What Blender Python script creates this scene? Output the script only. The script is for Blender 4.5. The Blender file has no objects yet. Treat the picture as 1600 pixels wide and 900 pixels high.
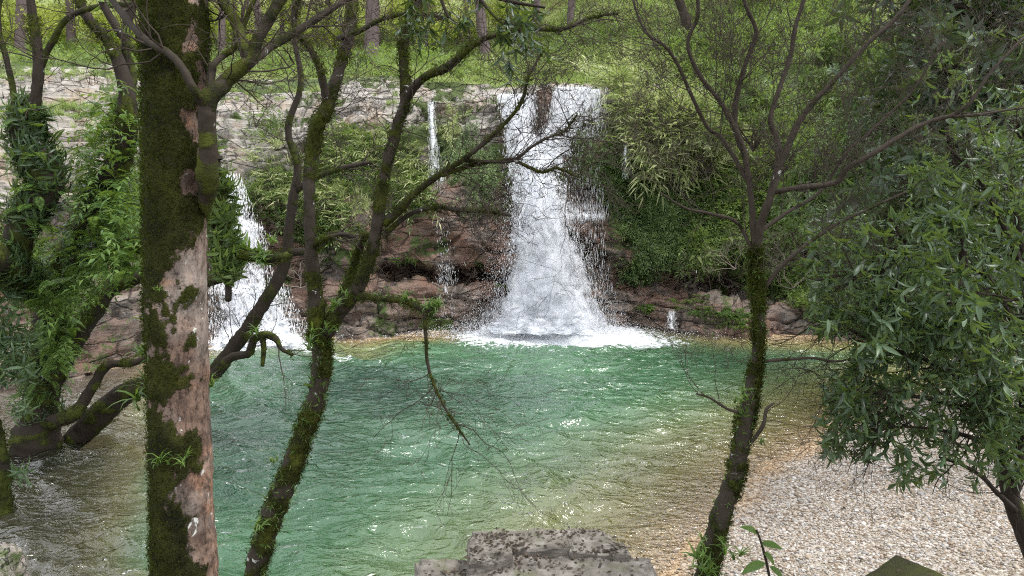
import bpy, math, random
import numpy as np
from math import radians, sin, cos, pi
rng = np.random.default_rng(7)
random.seed(7)
S = bpy.context.scene
COL = S.collection

# ------------------------------------------------------------------ camera
CAM_H = 4.0; PITCH = radians(7.5); FPX = 1186.0
cd = bpy.data.cameras.new("camera"); cam = bpy.data.objects.new("camera", cd); COL.objects.link(cam)
cam.location = (0, 0, CAM_H); cam.rotation_euler = (radians(90) - PITCH, 0, 0)
cd.sensor_width = 36.0; cd.lens = 36.0 * FPX / 1600.0; cd.clip_start = 0.05; cd.clip_end = 2000
S.camera = cam
SP, CP = sin(PITCH), cos(PITCH)

def ray(px, py):
    u = (np.asarray(px, float) - 800) / FPX; v = (450 - np.asarray(py, float)) / FPX
    return u, CP + v * SP, -SP + v * CP
def P(px, py, Y):                       # a point seen at a photo position, Y metres ahead
    dx, dy, dz = ray(px, py); t = np.asarray(Y, float) / dy
    return np.stack(np.broadcast_arrays(dx * t, dy * t, CAM_H + dz * t), -1)
def PZ(px, py, z=0.0):                  # the same on the level z
    dx, dy, dz = ray(px, py); t = (z - CAM_H) / dz
    return np.stack(np.broadcast_arrays(dx * t, dy * t, np.full_like(np.asarray(t, float), z)), -1)

# ------------------------------------------------------------------ noise
def _h(ix, iy, iz, seed=0):
    n = (ix.astype(np.int64) * 73856093) ^ (iy.astype(np.int64) * 19349663) ^ (iz.astype(np.int64) * 83492791) ^ (seed * 2654435761)
    n = (n ^ (n >> 13)) * 1274126177 & 0x7fffffff
    n = (n ^ (n >> 11)) * 668265263 & 0x7fffffff
    return n / 2147483647.0
def vnoise(p, seed=0):
    i = np.floor(p).astype(np.int64); f = p - i; f = f * f * f * (f * (f * 6 - 15) + 10)
    r = 0
    for a in (0, 1):
        for b in (0, 1):
            for c in (0, 1):
                w = (f[..., 0] if a else 1 - f[..., 0]) * (f[..., 1] if b else 1 - f[..., 1]) * (f[..., 2] if c else 1 - f[..., 2])
                r = r + w * _h(i[..., 0] + a, i[..., 1] + b, i[..., 2] + c, seed)
    return r * 2 - 1
def fbm(p, octv=4, seed=0, gain=.5, lac=2.03):
    r = 0; a = 1
    for k in range(octv):
        r = r + a * vnoise(p, seed + k); p = p * lac + 3.7; a *= gain
    return r
def sst(a, b, x):
    t = np.clip((x - a) / (b - a), 0, 1); return t * t * (3 - 2 * t)
def norm(v):
    return v / np.maximum(np.linalg.norm(v, axis=-1, keepdims=True), 1e-9)

# ------------------------------------------------------------------ meshes
class Geo:
    def __init__(s): s.v = []; s.q = []; s.t = []; s.n = 0; s.at = {}
    def add(s, V, Q=None, T=None, **at):
        V = np.asarray(V, float).reshape(-1, 3); k = len(V)
        if Q is not None and len(Q): s.q.append(np.asarray(Q, np.int64) + s.n)
        if T is not None and len(T): s.t.append(np.asarray(T, np.int64) + s.n)
        for a in set(s.at) | set(at):
            if a not in s.at: s.at[a] = [np.zeros(s.n)]
            s.at[a].append(np.broadcast_to(np.asarray(at.get(a, 0.), float), (k,)))
        s.v.append(V); s.n += k
        return s
    def build(s, name, mat, parent=None, loc=(0, 0, 0), smooth=True):
        V = np.concatenate(s.v) - np.asarray(loc, float)
        Q = np.concatenate(s.q) if s.q else np.zeros((0, 4), int); T = np.concatenate(s.t) if s.t else np.zeros((0, 3), int)
        me = bpy.data.meshes.new(name)
        me.vertices.add(len(V)); me.vertices.foreach_set("co", V.ravel().astype(np.float32))
        li = np.concatenate([Q.ravel(), T.ravel()]).astype(np.int32)
        me.loops.add(len(li)); me.loops.foreach_set("vertex_index", li)
        st = np.concatenate([np.arange(len(Q)) * 4, len(Q) * 4 + np.arange(len(T)) * 3]).astype(np.int32)
        me.polygons.add(len(st)); me.polygons.foreach_set("loop_start", st)
        me.update(calc_edges=True)
        me.polygons.foreach_set("use_smooth", np.full(len(st), bool(smooth)))
        for a, L in s.at.items():
            at = me.attributes.new(a, 'FLOAT', 'POINT'); at.data.foreach_set("value", np.concatenate(L).astype(np.float32))
        me.materials.append(mat)
        o = bpy.data.objects.new(name, me); COL.objects.link(o)
        if parent is not None: o.parent = parent
        else: o.location = loc
        return o
def tag(o, label=None, cat=None, group=None, kind=None):
    if label: o["label"] = label
    if cat: o["category"] = cat
    if group: o["group"] = group
    if kind: o["kind"] = kind
    return o
def thing(name, label, cat, loc, group=None):
    o = bpy.data.objects.new(name, None); COL.objects.link(o); o.location = tuple(loc); o.empty_display_size = .2
    return tag(o, label, cat, group)

def inst(tm, pos, R, s):
    """copies of a template (V,Q,T): arrays of positions, 3x3 frames and sizes"""
    V, Q, T = tm; N = len(pos); k = len(V)
    s = np.broadcast_to(np.asarray(s, float).reshape(-1, 1) if np.ndim(s) <= 1 else s, (N, 1 if np.ndim(s) <= 1 else 3))
    X = np.einsum('nij,nkj->nki', R, V[None] * s[:, None, :]) + pos[:, None]
    off = (np.arange(N) * k)[:, None, None]
    q = (Q[None] + off).reshape(-1, 4) if len(Q) else np.zeros((0, 4), int)
    t = (T[None] + off).reshape(-1, 3) if len(T) else np.zeros((0, 3), int)
    return X.reshape(-1, 3), q, t
def frames(fwd, up):
    """frames whose Y runs along fwd and Z near up"""
    y = norm(fwd); x = norm(np.cross(y, up)); z = np.cross(x, y)
    return np.stack([x, y, z], -1)
def rdir(n, zmin=-1, zmax=1):
    z = rng.uniform(zmin, zmax, n); a = rng.uniform(0, 2 * pi, n); r = np.sqrt(np.maximum(0, 1 - z * z))
    return np.stack([r * np.cos(a), r * np.sin(a), z], -1)
UP = np.array([0., 0, 1])

# ------------------------------------------------------------------ leaf templates
E4 = np.zeros((0, 4), int); E3 = np.zeros((0, 3), int)
def leaf5(L=1., W=.3, fold=.08, droop=.15, wpos=.42):
    V = np.array([[0, 0, 0], [-W / 2, wpos * L, fold], [0, wpos * L, .02], [W / 2, wpos * L, fold], [0, L, -droop]], float)
    return V, E4, np.array([[0, 2, 1], [0, 3, 2], [1, 2, 4], [2, 3, 4]])
def leafN(L=1., W=.3, fold=.07, droop=.3, seg=5):
    V = []; Q = []; T = []
    for i in range(seg + 1):
        t = i / seg; w = W * .5 * (sin(pi * min(1, t ** .85)) ** .8 if 0 < t < 1 else .02)
        z = -droop * t * t; V += [[-w, t * L, z + fold * w / W * 2], [0, t * L, z], [w, t * L, z + fold * w / W * 2]]
    for i in range(seg):
        a = 3 * i; Q += [[a, a + 1, a + 4, a + 3], [a + 1, a + 2, a + 5, a + 4]]
    return np.array(V, float), np.array(Q), E3
def blade(L=1., W=.03, bend=1.2, seg=4, a0=1.3):
    """a grass blade that rises at angle a0 and arches over; runs out along Y"""
    V = []; Q = []; y = z = 0
    for i in range(seg + 1):
        t = i / seg; w = W * (1 - t ** 1.5) * .5 + .001
        V += [[-w, y, z], [w, y, z]]; a = a0 - bend * t; y += cos(a) * L / seg; z += sin(a) * L / seg
    for i in range(seg): Q.append([2 * i, 2 * i + 1, 2 * i + 3, 2 * i + 2])
    return np.array(V, float), np.array(Q), E3
def join(parts):
    V = []; Q = []; T = []; n = 0
    for v, q, t in parts:
        V.append(v); 
        if len(q): Q.append(q + n)
        if len(t): T.append(t + n)
        n += len(v)
    return np.concatenate(V), (np.concatenate(Q) if Q else E4), (np.concatenate(T) if T else E3)
def rotz(a): return np.array([[cos(a), -sin(a), 0], [sin(a), cos(a), 0], [0, 0, 1.]])
def tuft(n=14, L=1., W=.04, bend=1.4, seg=4, spread=.08):
    out = []
    for k in range(n):
        l = L * random.uniform(.55, 1); b = blade(l, W * random.uniform(.7, 1.2), bend * random.uniform(.6, 1.35), seg, random.uniform(.8, 1.5))
        R = rotz(random.uniform(0, 2 * pi)); v = b[0] @ R.T + np.array([random.gauss(0, spread), random.gauss(0, spread), 0]); out.append((v, b[1], b[2]))
    return join(out)
def frond(n=13, L=1., W=.32, droop=.5):
    """one fern frond: a midrib and pairs of leaflets"""
    V = []; Q = []; T = []
    def pt(t): return np.array([0, t * L * (1 - .15 * t), .25 * t * L - droop * t * t * L])
    k = 0
    for i in range(n):
        t = .1 + .9 * i / n; w = W * (sin(pi * min(1, t * .92 + .08)) ** .7) * (1.05 - t * .5); p = pt(t); d = .55 * L / n
        for s in (-1, 1):
            e = p + np.array([s * w, .25 * w, -.12 * w]); m = p + np.array([s * w * .4, .1 * w, .01])
            V += [p, m + [0, -d, 0], e, m + [0, d, 0]]; Q.append([k, k + 1, k + 2, k + 3]); k += 4
    for i in range(4):
        a, b = pt(i / 4), pt((i + 1) / 4); V += [a - [.008, 0, 0], a + [.008, 0, 0], b + [.006, 0, 0], b - [.006, 0, 0]]; Q.append([k, k + 1, k + 2, k + 3]); k += 4
    return np.array(V, float), np.array(Q), E3
def whorl(n=6, lf=None, tilt=.3, jit=.25, stem=.25):
    """a rosette of leaves round a twig end that points along Y"""
    out = []
    for k in range(n):
        a = 2 * pi * k / n + random.uniform(-jit, jit); th = random.uniform(.5, 1.25) + tilt
        d = np.array([sin(th) * cos(a), cos(th), sin(th) * sin(a)]); u = np.array([0, 1., 0]) * .8 + rdir(1)[0] * .3
        R = frames(d[None], u[None])[0]; L = random.uniform(.7, 1.05)
        out.append((lf[0] @ R.T * L + np.array([0, random.uniform(-stem, 0), 0]), lf[1], lf[2]))
    return join(out)
def sprig(n=9, L=1., lf=None, ls=.35, droop=.3, flat=.5):
    """alternate leaves along a drooping stem that runs out along Y"""
    out = []
    def pt(t): return np.array([0, t * L, -droop * t * t * L])
    for i in range(n):
        t = .12 + .88 * i / (n - 1) if n > 1 else 1; s = 1 if i % 2 else -1
        d = np.array([s * random.uniform(.5, 1.1), random.uniform(.4, 1), random.uniform(-.6, .25)]) if i < n - 1 else np.array([0, 1, -.3])
        R = frames(d[None], (UP + rdir(1)[0] * flat)[None])[0]
        out.append((lf[0] @ R.T * ls * random.uniform(.7, 1.1) + pt(t), lf[1], lf[2]))
    w = .006
    for i in range(3):
        a, b = pt(i / 3), pt((i + 1) / 3)
        out.append((np.array([a - [w, 0, 0], a + [w, 0, 0], b + [w, 0, 0], b - [w, 0, 0]]), np.array([[0, 1, 2, 3]]), E3))
    return join(out)

def scatter(geo, tms, pos, fwd, up, size):
    """spread copies of several templates over the given places"""
    N = len(pos)
    if N == 0: return
    ch = rng.integers(0, len(tms), N); R = frames(fwd, up); size = np.broadcast_to(size, (N,))
    for k, tm in enumerate(tms):
        m = ch == k
        if m.any(): geo.add(*inst(tm, pos[m], R[m], size[m]))

# ------------------------------------------------------------------ tubes / limbs
def crom(C, n):
    """Catmull-Rom through the rows of C, n samples per span"""
    C = np.asarray(C, float); C = np.vstack([2 * C[0] - C[1], C, 2 * C[-1] - C[-2]]); out = []
    for i in range(1, len(C) - 2):
        t = np.linspace(0, 1, n, endpoint=False)[:, None]; a, b, c, d = C[i - 1:i + 3]
        out.append(.5 * (2 * b + (c - a) * t + (2 * a - 5 * b + 4 * c - d) * t ** 2 + (3 * b - a - 3 * c + d) * t ** 3))
    out.append(C[-2][None]); return np.vstack(out)
def tube(geo, pts, rad, sides=8, rough=0., nsc=3., moss=0., seed=0, bias=0., face=None, mfun=None):
    """a bark tube along pts; moss gives the share of it that is moss-covered"""
    pts = np.asarray(pts, float); rad = np.broadcast_to(rad, (len(pts),)); T = norm(np.gradient(pts, axis=0))
    ref = np.array([1., 0, 0]) if abs(T[0, 0]) < .8 else np.array([0, 1., 0]); N = np.zeros_like(T); n = ref
    for i in range(len(pts)): n = n - T[i] * (n @ T[i]); n = n / np.linalg.norm(n); N[i] = n
    B = np.cross(T, N); a = np.linspace(0, 2 * pi, sides, endpoint=False)
    D = N[:, None] * np.cos(a)[None, :, None] + B[:, None] * np.sin(a)[None, :, None]
    V = pts[:, None] + D * rad[:, None, None]; mo = np.zeros(V.shape[:2])
    if moss:
        mo = fbm(V * nsc, 4, seed + 11) + bias * 1.0
        if face is not None: mo = mo + (D @ np.asarray(face))
        mo = np.clip(mo * 1.2 + (moss - .5) * 2.4 + .5, 0, 1)
    if mfun is not None: mo = mfun(V)
    if rough: V = V + D * (rad[:, None] * rough * fbm(V * nsc * 2.2, 3, seed) + rad[:, None] * .05 * mo + .35 * rough * rad[:, None] * mo * (fbm(V * nsc * 9, 2, seed + 5)))[..., None]
    k = len(pts); idx = np.arange(k * sides).reshape(k, sides); r = np.roll(idx, -1, 1)
    Q = np.stack([idx[:-1], r[:-1], r[1:], idx[1:]], -1).reshape(-1, 4)
    cap = np.array([pts[-1] + T[-1] * rad[-1] * .5]); ci = k * sides
    Tq = np.stack([idx[-1], r[-1], np.full(sides, ci)], -1)
    geo.add(np.vstack([V.reshape(-1, 3), cap]), Q, Tq, moss=np.append(mo.ravel(), mo[-1, 0]))
    return V.reshape(-1, 3), D.reshape(-1, 3), mo.ravel()
class Limb:
    """a limb drawn from photo positions (px, py, metres ahead, half width in px) with real width at its distance"""
    def __init__(s, C, n=8, wig=.0, Y=None, k=1.):
        C = [(c[0], c[1], Y, c[2]) if len(c) == 3 else c for c in C]; C = np.array(C, float)
        X = crom(C, n); s.p = P(X[:, 0], X[:, 1], X[:, 2]); s.r = np.maximum(X[:, 3] * k, .35) / FPX * X[:, 2]
        if wig: s.p = s.p + np.stack([fbm(s.p * 2.1 + k * 9, 3, 40 + k) for k in range(3)], -1) * wig
    def at(s, n, lo=0., hi=1.):
        """n random places on the limb's surface with the outward direction"""
        u = rng.uniform(lo, hi, n) * (len(s.p) - 1); i = np.minimum(u.astype(int), len(s.p) - 2); f = (u - i)[:, None]
        p = s.p[i] * (1 - f) + s.p[i + 1] * f; r = s.r[i] * (1 - f[:, 0]) + s.r[i + 1] * f[:, 0]; t = norm(s.p[i + 1] - s.p[i])
        d = rdir(n); d = norm(d - t * np.sum(d * t, -1, keepdims=True)); return p + d * r[:, None], d, t
def grow(geo, start, dirn, length, rad, depth, ends, wig=.35, up=.0, fork=(2, 4), sides=4, spread=.9, shrink=.62, rmin=.0012, bare=True):
    """twigs that wander off and branch; the twig ends are kept in `ends`"""
    n = max(4, int(6 + depth)); p = np.array(start, float); d = norm(np.array(dirn, float)); pts = [p.copy()]; st = length / n; dirs = [d]
    for i in range(n):
        d = norm(d + rng.normal(0, wig, 3) * .5 + np.array([0, 0, up])); p = p + d * st; pts.append(p.copy()); dirs.append(d)
    pts = np.array(pts); rr = np.linspace(rad, max(rad * .45, rmin), n + 1)
    tube(geo, pts, rr, sides if rad > .006 else 3)
    if depth <= 0:
        ends.append((pts[-1], dirs[-1])); return
    for k in range(random.randint(*fork)):
        i = random.randint(max(1, n // 3), n); dd = norm(dirs[i] + rng.normal(0, 1, 3) * spread * .6)
        grow(geo, pts[i], dd, length * shrink * random.uniform(.7, 1.15), rr[i] * .68, depth - 1, ends, wig, up, fork, sides, spread, shrink, rmin)
    ends.append((pts[-1], dirs[-1]))

# ------------------------------------------------------------------ materials
def newmat(name):
    m = bpy.data.materials.new(name); m.use_nodes = True; nt = m.node_tree; nt.nodes.clear()
    return m, nt
class NT:
    def __init__(s, name): s.m, s.t = newmat(name); s.N = s.t.nodes
    def n(s, ty, **kw):
        x = s.N.new(ty)
        for k, v in kw.items():
            if k[0] == 'i' and k[1:].isdigit(): s.set(x.inputs[int(k[1:])], v)
            else: setattr(x, k, v)
        return x
    def set(s, sock, v):
        if isinstance(v, bpy.types.NodeSocket): s.t.links.new(v, sock)
        elif isinstance(v, bpy.types.Node): s.t.links.new(v.outputs[0], sock)
        else: sock.default_value = v
    def inp(s, x, name, v): s.set(x.inputs[name], v); return x
    def mixc(s, f, a, b, blend='MIX'):
        x = s.N.new('ShaderNodeMix'); x.data_type = 'RGBA'; x.blend_type = blend
        s.set(x.inputs[0], f); s.set(x.inputs[6], a); s.set(x.inputs[7], b); return x.outputs[2]
    def math(s, op, a, b=0., clamp=False):
        x = s.N.new('ShaderNodeMath'); x.operation = op; x.use_clamp = clamp; s.set(x.inputs[0], a); s.set(x.inputs[1], b); return x.outputs[0]
    def noise(s, co, scale, detail=4., rough=.55, dist=0.):
        x = s.N.new('ShaderNodeTexNoise'); s.set(x.inputs['Vector'], co); x.inputs['Scale'].default_value = scale
        x.inputs['Detail'].default_value = detail; x.inputs['Roughness'].default_value = rough; x.inputs['Distortion'].default_value = dist; return x.outputs[0]
    def ramp(s, f, stops, interp='LINEAR'):
        x = s.N.new('ShaderNodeValToRGB'); s.set(x.inputs[0], f); r = x.color_ramp; r.interpolation = interp
        while len(r.elements) < len(stops): r.elements.new(.5)
        for e, (p, c) in zip(r.elements, stops): e.position = p; e.color = (c if len(c) == 4 else (*c, 1)) if not np.isscalar(c) else (c, c, c, 1)
        return x.outputs[0]
    def obj(s, scale=None):
        c = s.N.new('ShaderNodeTexCoord').outputs['Object']
        if scale:
            x = s.N.new('ShaderNodeMapping'); s.set(x.inputs['Vector'], c); x.inputs['Scale'].default_value = scale; c = x.outputs[0]
        return c
    def attr(s, name): x = s.N.new('ShaderNodeAttribute'); x.attribute_name = name; return x.outputs['Fac']
    def rand(s): return s.N.new('ShaderNodeNewGeometry').outputs['Random Per Island']
    def bump(s, h, st=.5, dist=.02): 
        x = s.N.new('ShaderNodeBump'); s.set(x.inputs['Height'], h); s.set(x.inputs['Strength'], st); x.inputs['Distance'].default_value = dist; return x.outputs[0]
    def prin(s, col, rough=.6, spec=.5, normal=None, **kw):
        x = s.N.new('ShaderNodeBsdfPrincipled'); s.set(x.inputs['Base Color'], col); s.set(x.inputs['Roughness'], rough); s.set(x.inputs['Specular IOR Level'], spec)
        if normal is not None: s.set(x.inputs['Normal'], normal)
        for k, v in kw.items(): s.set(x.inputs[k], v)
        return x.outputs[0]
    def mixs(s, f, a, b): x = s.N.new('ShaderNodeMixShader'); s.set(x.inputs[0], f); s.set(x.inputs[1], a); s.set(x.inputs[2], b); return x.outputs[0]
    def out(s, sh): o = s.N.new('ShaderNodeOutputMaterial'); s.set(o.inputs[0], sh); return s.m

def leaf_mat(name, cols, rough=.45, trans=.35, spec=.4, big=1.5):
    """cols: dark to light leaf colours; each leaf takes its own"""
    k = NT(name); r = k.rand(); n = k.noise(k.obj(), big, 2.)
    f = k.math('ADD', k.math('MULTIPLY', r, .7), k.math('MULTIPLY', k.math('SUBTRACT', n, .35), .9), True)
    c = k.ramp(f, [(i / (len(cols) - 1), c) for i, c in enumerate(cols)])
    tr = k.N.new('ShaderNodeBsdfTranslucent'); k.set(tr.inputs[0], k.mixc(.5, c, (.35, .5, .05, 1), 'MIX'))
    tr2 = k.mixc(1., k.mixc(.6, c, (.4, .5, .1, 1)), (1, 1, 1, 1), 'MULTIPLY')
    return k.out(k.mixs(trans, k.prin(c, rough, spec), tr.outputs[0]))
G = lambda r, g, b: (r, g, b, 1)
M_DARKLEAF = leaf_mat('dark_leaf', [G(.012, .026, .013), G(.024, .05, .022), G(.055, .10, .042)], .35, .18)
M_GLOSSLEAF = leaf_mat('glossy_leaf', [G(.014, .028, .014), G(.034, .065, .03), G(.08, .135, .065), G(.13, .19, .10)], .36, .28, .5)
M_MIDLEAF = leaf_mat('mid_leaf', [G(.025, .045, .015), G(.09, .145, .045), G(.22, .31, .11)], .45, .3)
M_PALELEAF = leaf_mat('pale_leaf', [G(.08, .11, .04), G(.24, .29, .12), G(.44, .47, .24), G(.52, .48, .28)], .5, .35)
M_FERN = leaf_mat('fern_leaf', [G(.025, .055, .014), G(.08, .155, .035), G(.19, .29, .075)], .5, .4)
M_GRASS = leaf_mat('grass_blade', [G(.11, .16, .05), G(.22, .29, .10), G(.34, .41, .17), G(.44, .44, .25)], .6, .4, .2, .35)
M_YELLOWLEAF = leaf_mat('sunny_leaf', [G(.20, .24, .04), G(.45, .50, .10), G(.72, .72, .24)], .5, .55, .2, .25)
M_BACKLEAF = leaf_mat('hill_leaf', [G(.04, .07, .02), G(.15, .22, .07), G(.32, .40, .15)], .5, .4, .3, .3)
M_MOSSBLADE = leaf_mat('moss_tuft', [G(.003, .003, .002), G(.008, .008, .003), G(.026, .029, .007), G(.085, .09, .016)], .8, .25, .1, 4.)
M_BUSHLEAF = leaf_mat('bush_leaf', [G(.02, .04, .018), G(.07, .12, .05), G(.18, .26, .12)], .42, .3)
M_DRYLEAF = leaf_mat('dry_leaf', [G(.018, .012, .011), G(.045, .03, .025), G(.12, .085, .06)], .6, .1, .3)

def bark_mat(name, c1, c2, moss=(.018, .020, .006), mossd=(.005, .005, .002), lichen=.0, bsc=30., stretch=.25, bumpd=.01, patch=None, cracks=False):
    k = NT(name); co = k.obj(); cs = k.obj((1, 1, stretch))
    n1 = k.noise(cs, bsc, 6., .65); n2 = k.noise(co, bsc * .25, 4.); base = k.mixc(n1, G(*c1), G(*c2))
    base = k.mixc(k.ramp(n2, [(.35, 0.), (.65, 1.)]), base, k.mixc(.5, G(*c1), G(*c2)))
    if patch: base = k.mixc(k.ramp(k.noise(co, 5., 4.), [(.5, 0.), (.6, 1.)]), base, G(*patch))
    if cracks:
        base = k.mixc(k.ramp(k.noise(co, 9., 6., .75), [(.42, .95), (.54, 0.)]), base, G(.10, .07, .055)); base = k.mixc(k.ramp(k.noise(k.obj((1, 1, .5)), 55., 5., .8), [(.38, .85), (.47, 0.)]), base, G(.07, .045, .035))
        base = k.mixc(k.ramp(k.noise(co, 3.5, 3.), [(.45, 0.), (.62, .7)]), base, G(.30, .26, .225))
    if cracks: base = k.mixc(1., k.mixc(1., base, k.ramp(k.noise(k.obj((1, 1, .55)), 30., 7., .85), [(.38, .22), (.5, .9), (.62, 1.15)]), 'MULTIPLY'), k.ramp(k.noise(co, 6., 5., .7), [(.36, .5), (.5, .95), (.65, 1.1)]), 'MULTIPLY')
    if lichen:
        li = k.ramp(k.noise(co, 14., 3., .6, .6), [(1 - lichen - .03, 0.), (1 - lichen + .01, 1.)]); base = k.mixc(li, base, G(.5, .52, .48))
    nm = k.noise(co, 160., 3., .7); mc = k.mixc(k.ramp(nm, [(.3, 0.), (.72, 1.)]), G(*mossd), G(*moss))
    mc = k.mixc(k.ramp(k.noise(co, 7., 3.), [(.35, 0.), (.7, .8)]), mc, G(moss[0] * 3., moss[1] * 3., moss[2] * 1.6))
    ma = k.math('ADD', k.attr('moss'), k.math('MULTIPLY', k.math('SUBTRACT', k.noise(co, 60., 5., .7), .5), 1.5))
    mf = k.ramp(ma, [(.36, 0.), (.62, 1.)]); c = k.mixc(mf, base, mc)
    h = k.math('ADD', k.math('MULTIPLY', n1, .6), k.math('MULTIPLY', k.math('MULTIPLY', mf, nm), 1.))
    return k.out(k.prin(c, .85, .2, k.bump(h, .9, bumpd)))
M_BIGBARK = bark_mat('red_bark', (.055, .037, .027), (.29, .195, .145), (.024, .026, .007), lichen=.31, bsc=26., stretch=.4, bumpd=.02, patch=(.34, .19, .12), cracks=True)
M_MOSSBARK = bark_mat('mossy_bark', (.012, .010, .007), (.062, .050, .036), (.030, .035, .008), lichen=.3)
M_DARKBARK = bark_mat('dark_bark', (.008, .006, .005), (.05, .039, .028), (.028, .034, .009), bsc=45.)
M_TWIG = bark_mat('twig_bark', (.016, .012, .009), (.085, .068, .052), lichen=.28, bsc=60.)
M_PALETWIG = bark_mat('pale_twig_bark', (.14, .11, .09), (.34, .29, .25))
M_PINEBARK = bark_mat('pine_bark', (.06, .045, .045), (.19, .15, .145), bsc=5., bumpd=.05)

# ------------------------------------------------------------------ ground: pool bed, beach and banks
north = [PZ(x, y)[:2] for x, y in ((100, 590), (230, 565), (330, 545), (400, 537), (480, 527), (560, 530), (640, 527), (700, 518), (780, 511), (900, 509), (1000, 507), (1060, 515), (1130, 522), (1350, 530), (1600, 545))]
beach = [PZ(x, y)[:2] for x, y in ((1480, 600), (1345, 640), (1270, 690), (1185, 735), (1130, 790), (1070, 850), (1030, 900))]
near = [(1.1, 6.0), (.2, 5.7), (-2, 5.6), (-5, 5.4), (-9, 5.5), (-12, 7)]
left = [(-15, 11), (-13.8, 15)]
poly = np.array([*north, *beach, *near, *left], float)
slope = np.array([.55] * (len(north) - 4) + [.3] * 4 + [.25] * (len(beach) - 1) + [.25] + [1.1] * len(near) + [.3] * (len(left)))[:len(poly)]
def shore(x, y):
    """(depth from the nearest shores, distance outside)"""
    x = np.asarray(x, float); y = np.asarray(y, float); dep = np.full(x.shape, 9.); dist = np.full(x.shape, 99.); ins = np.zeros(x.shape, bool)
    for i in range(len(poly)):
        a = poly[i]; b = poly[(i + 1) % len(poly)]; e = b - a; t = np.clip(((x - a[0]) * e[0] + (y - a[1]) * e[1]) / (e @ e), 0, 1)
        d = np.hypot(x - a[0] - t * e[0], y - a[1] - t * e[1]); dist = np.minimum(dist, d); dep = np.minimum(dep, d * slope[i])
        c = ((a[1] > y) != (b[1] > y)) & (x < (b[0] - a[0]) * (y - a[1]) / (b[1] - a[1] + 1e-12) + a[0]); ins ^= c
    return dep, dist, ins
def bed(x, y):
    dep, dist, ins = shore(x, y); p3 = np.stack([x, y, np.zeros_like(x)], -1)
    dep = 2.6 * (1 - np.exp(-dep * (1 + dep * .9) / 2.2))
    lf = sst(-.8, .9, x + .47 * y + .5 * fbm(p3 * .5, 2, 3)); dep = dep * (.16 + .84 * lf)
    bar = np.exp(-(((x + 3.6) / 1.6) ** 2 + ((y - 18.0) / 1.0) ** 2)) * .55 + np.exp(-(((x + 1.8) / 1.1) ** 2 + ((y - 20.2) / .6) ** 2)) * .7
    dep = dep * (1 - np.clip(bar, 0, .9))
    out = np.minimum(dist * .085, .75) + .03 * fbm(p3 * .8, 3, 5)
    bank = np.clip((5.5 - y) * .52, 0, 2.4) * (1 - .25 * sst(3, 9, x)) + .12 * fbm(p3 * 1.1, 4, 6) * sst(5.6, 4.5, y)
    lb = sst(-14.5, -22, x) * 4.
    z = np.where(ins, -dep + .03 * fbm(p3 * 1.5, 3, 8), np.maximum(np.maximum(out, bank), lb))
    z = np.where(y < 5.5, np.maximum(z, bank), z)
    far = sst(23.5, 25.5, y); z = z * (1 - far) - 1.5 * far
    r = np.hypot(x, y - 10); z = z + sst(28, 90, r) * 5.
    return z, dep * ins, dist, ins
ux = np.concatenate([-np.geomspace(700, 19, 26), np.arange(-18.5, 17, .11), np.geomspace(17.5, 700, 26)])
uy = np.concatenate([-np.geomspace(600, 3, 24), np.arange(-2.5, 26.5, .11), np.geomspace(27, 900, 22)])
X, Y = np.meshgrid(ux, uy); Z, DEP, DIST, INS = bed(X, Y)
def gridq(r, c):
    i = np.arange(r * c).reshape(r, c); return np.stack([i[:-1, :-1], i[:-1, 1:], i[1:, 1:], i[1:, :-1]], -1).reshape(-1, 4)
k = NT('ground_gravel'); co = k.obj()
vo = k.n('ShaderNodeTexVoronoi', feature='F1'); k.set(vo.inputs['Vector'], co); vo.inputs['Scale'].default_value = 22.
vo2 = k.n('ShaderNodeTexVoronoi', feature='F1'); k.set(vo2.inputs['Vector'], co); vo2.inputs['Scale'].default_value = 47.
sep = k.n('ShaderNodeSeparateColor'); k.set(sep.inputs[0], vo.outputs['Color']); sep2 = k.n('ShaderNodeSeparateColor'); k.set(sep2.inputs[0], vo2.outputs['Color'])
peb = k.ramp(k.mixc(.45, sep.outputs[0], sep2.outputs[0]), [(.2, G(.11, .085, .06)), (.42, G(.28, .24, .19)), (.6, G(.40, .37, .33)), (.8, G(.55, .53, .5))])
wetc = k.mixc(.3, k.mixc(1., peb, G(1., .80, .56), 'MULTIPLY'), G(.40, .29, .16))
peb = k.mixc(1., peb, G(.82, .79, .74), 'MULTIPLY'); c = k.mixc(k.attr('wet'), peb, wetc)
soil = k.mixc(k.noise(co, 9., 6.), G(.035, .024, .016), G(.11, .075, .05)); c = k.mixc(k.attr('soil'), c, soil)
silt = k.mixc(k.noise(co, 2.5, 5.), G(.045, .034, .025), G(.14, .11, .08)); c = k.mixc(k.attr('silt'), c, silt)
hgt = k.math('SUBTRACT', 1., k.math('ADD', vo.outputs['Distance'], vo2.outputs['Distance']))
M_GROUND = k.out(k.prin(c, k.ramp(k.attr('wet'), [(0., .85), (1., .5)]), .3, k.bump(hgt, .7, .02)))
wet = np.where(INS, 1., sst(.45, .05, DIST)); soil = np.clip(sst(5.9, 5.0, Y + .35 * fbm(np.stack([X, Y, X * 0], -1) * .9, 3, 2)) + sst(13, 16, np.abs(X)) * (1 - INS) + sst(30, 40, np.hypot(X, Y - 10)), 0, 1)
silt = INS * sst(.5, -1.2, X + .47 * Y)
g = Geo().add(np.stack([X, Y, Z], -1), gridq(*X.shape), wet=wet.ravel(), soil=soil.ravel(), silt=silt.ravel())
tag(g.build('ground', M_GROUND), kind='structure')

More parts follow.
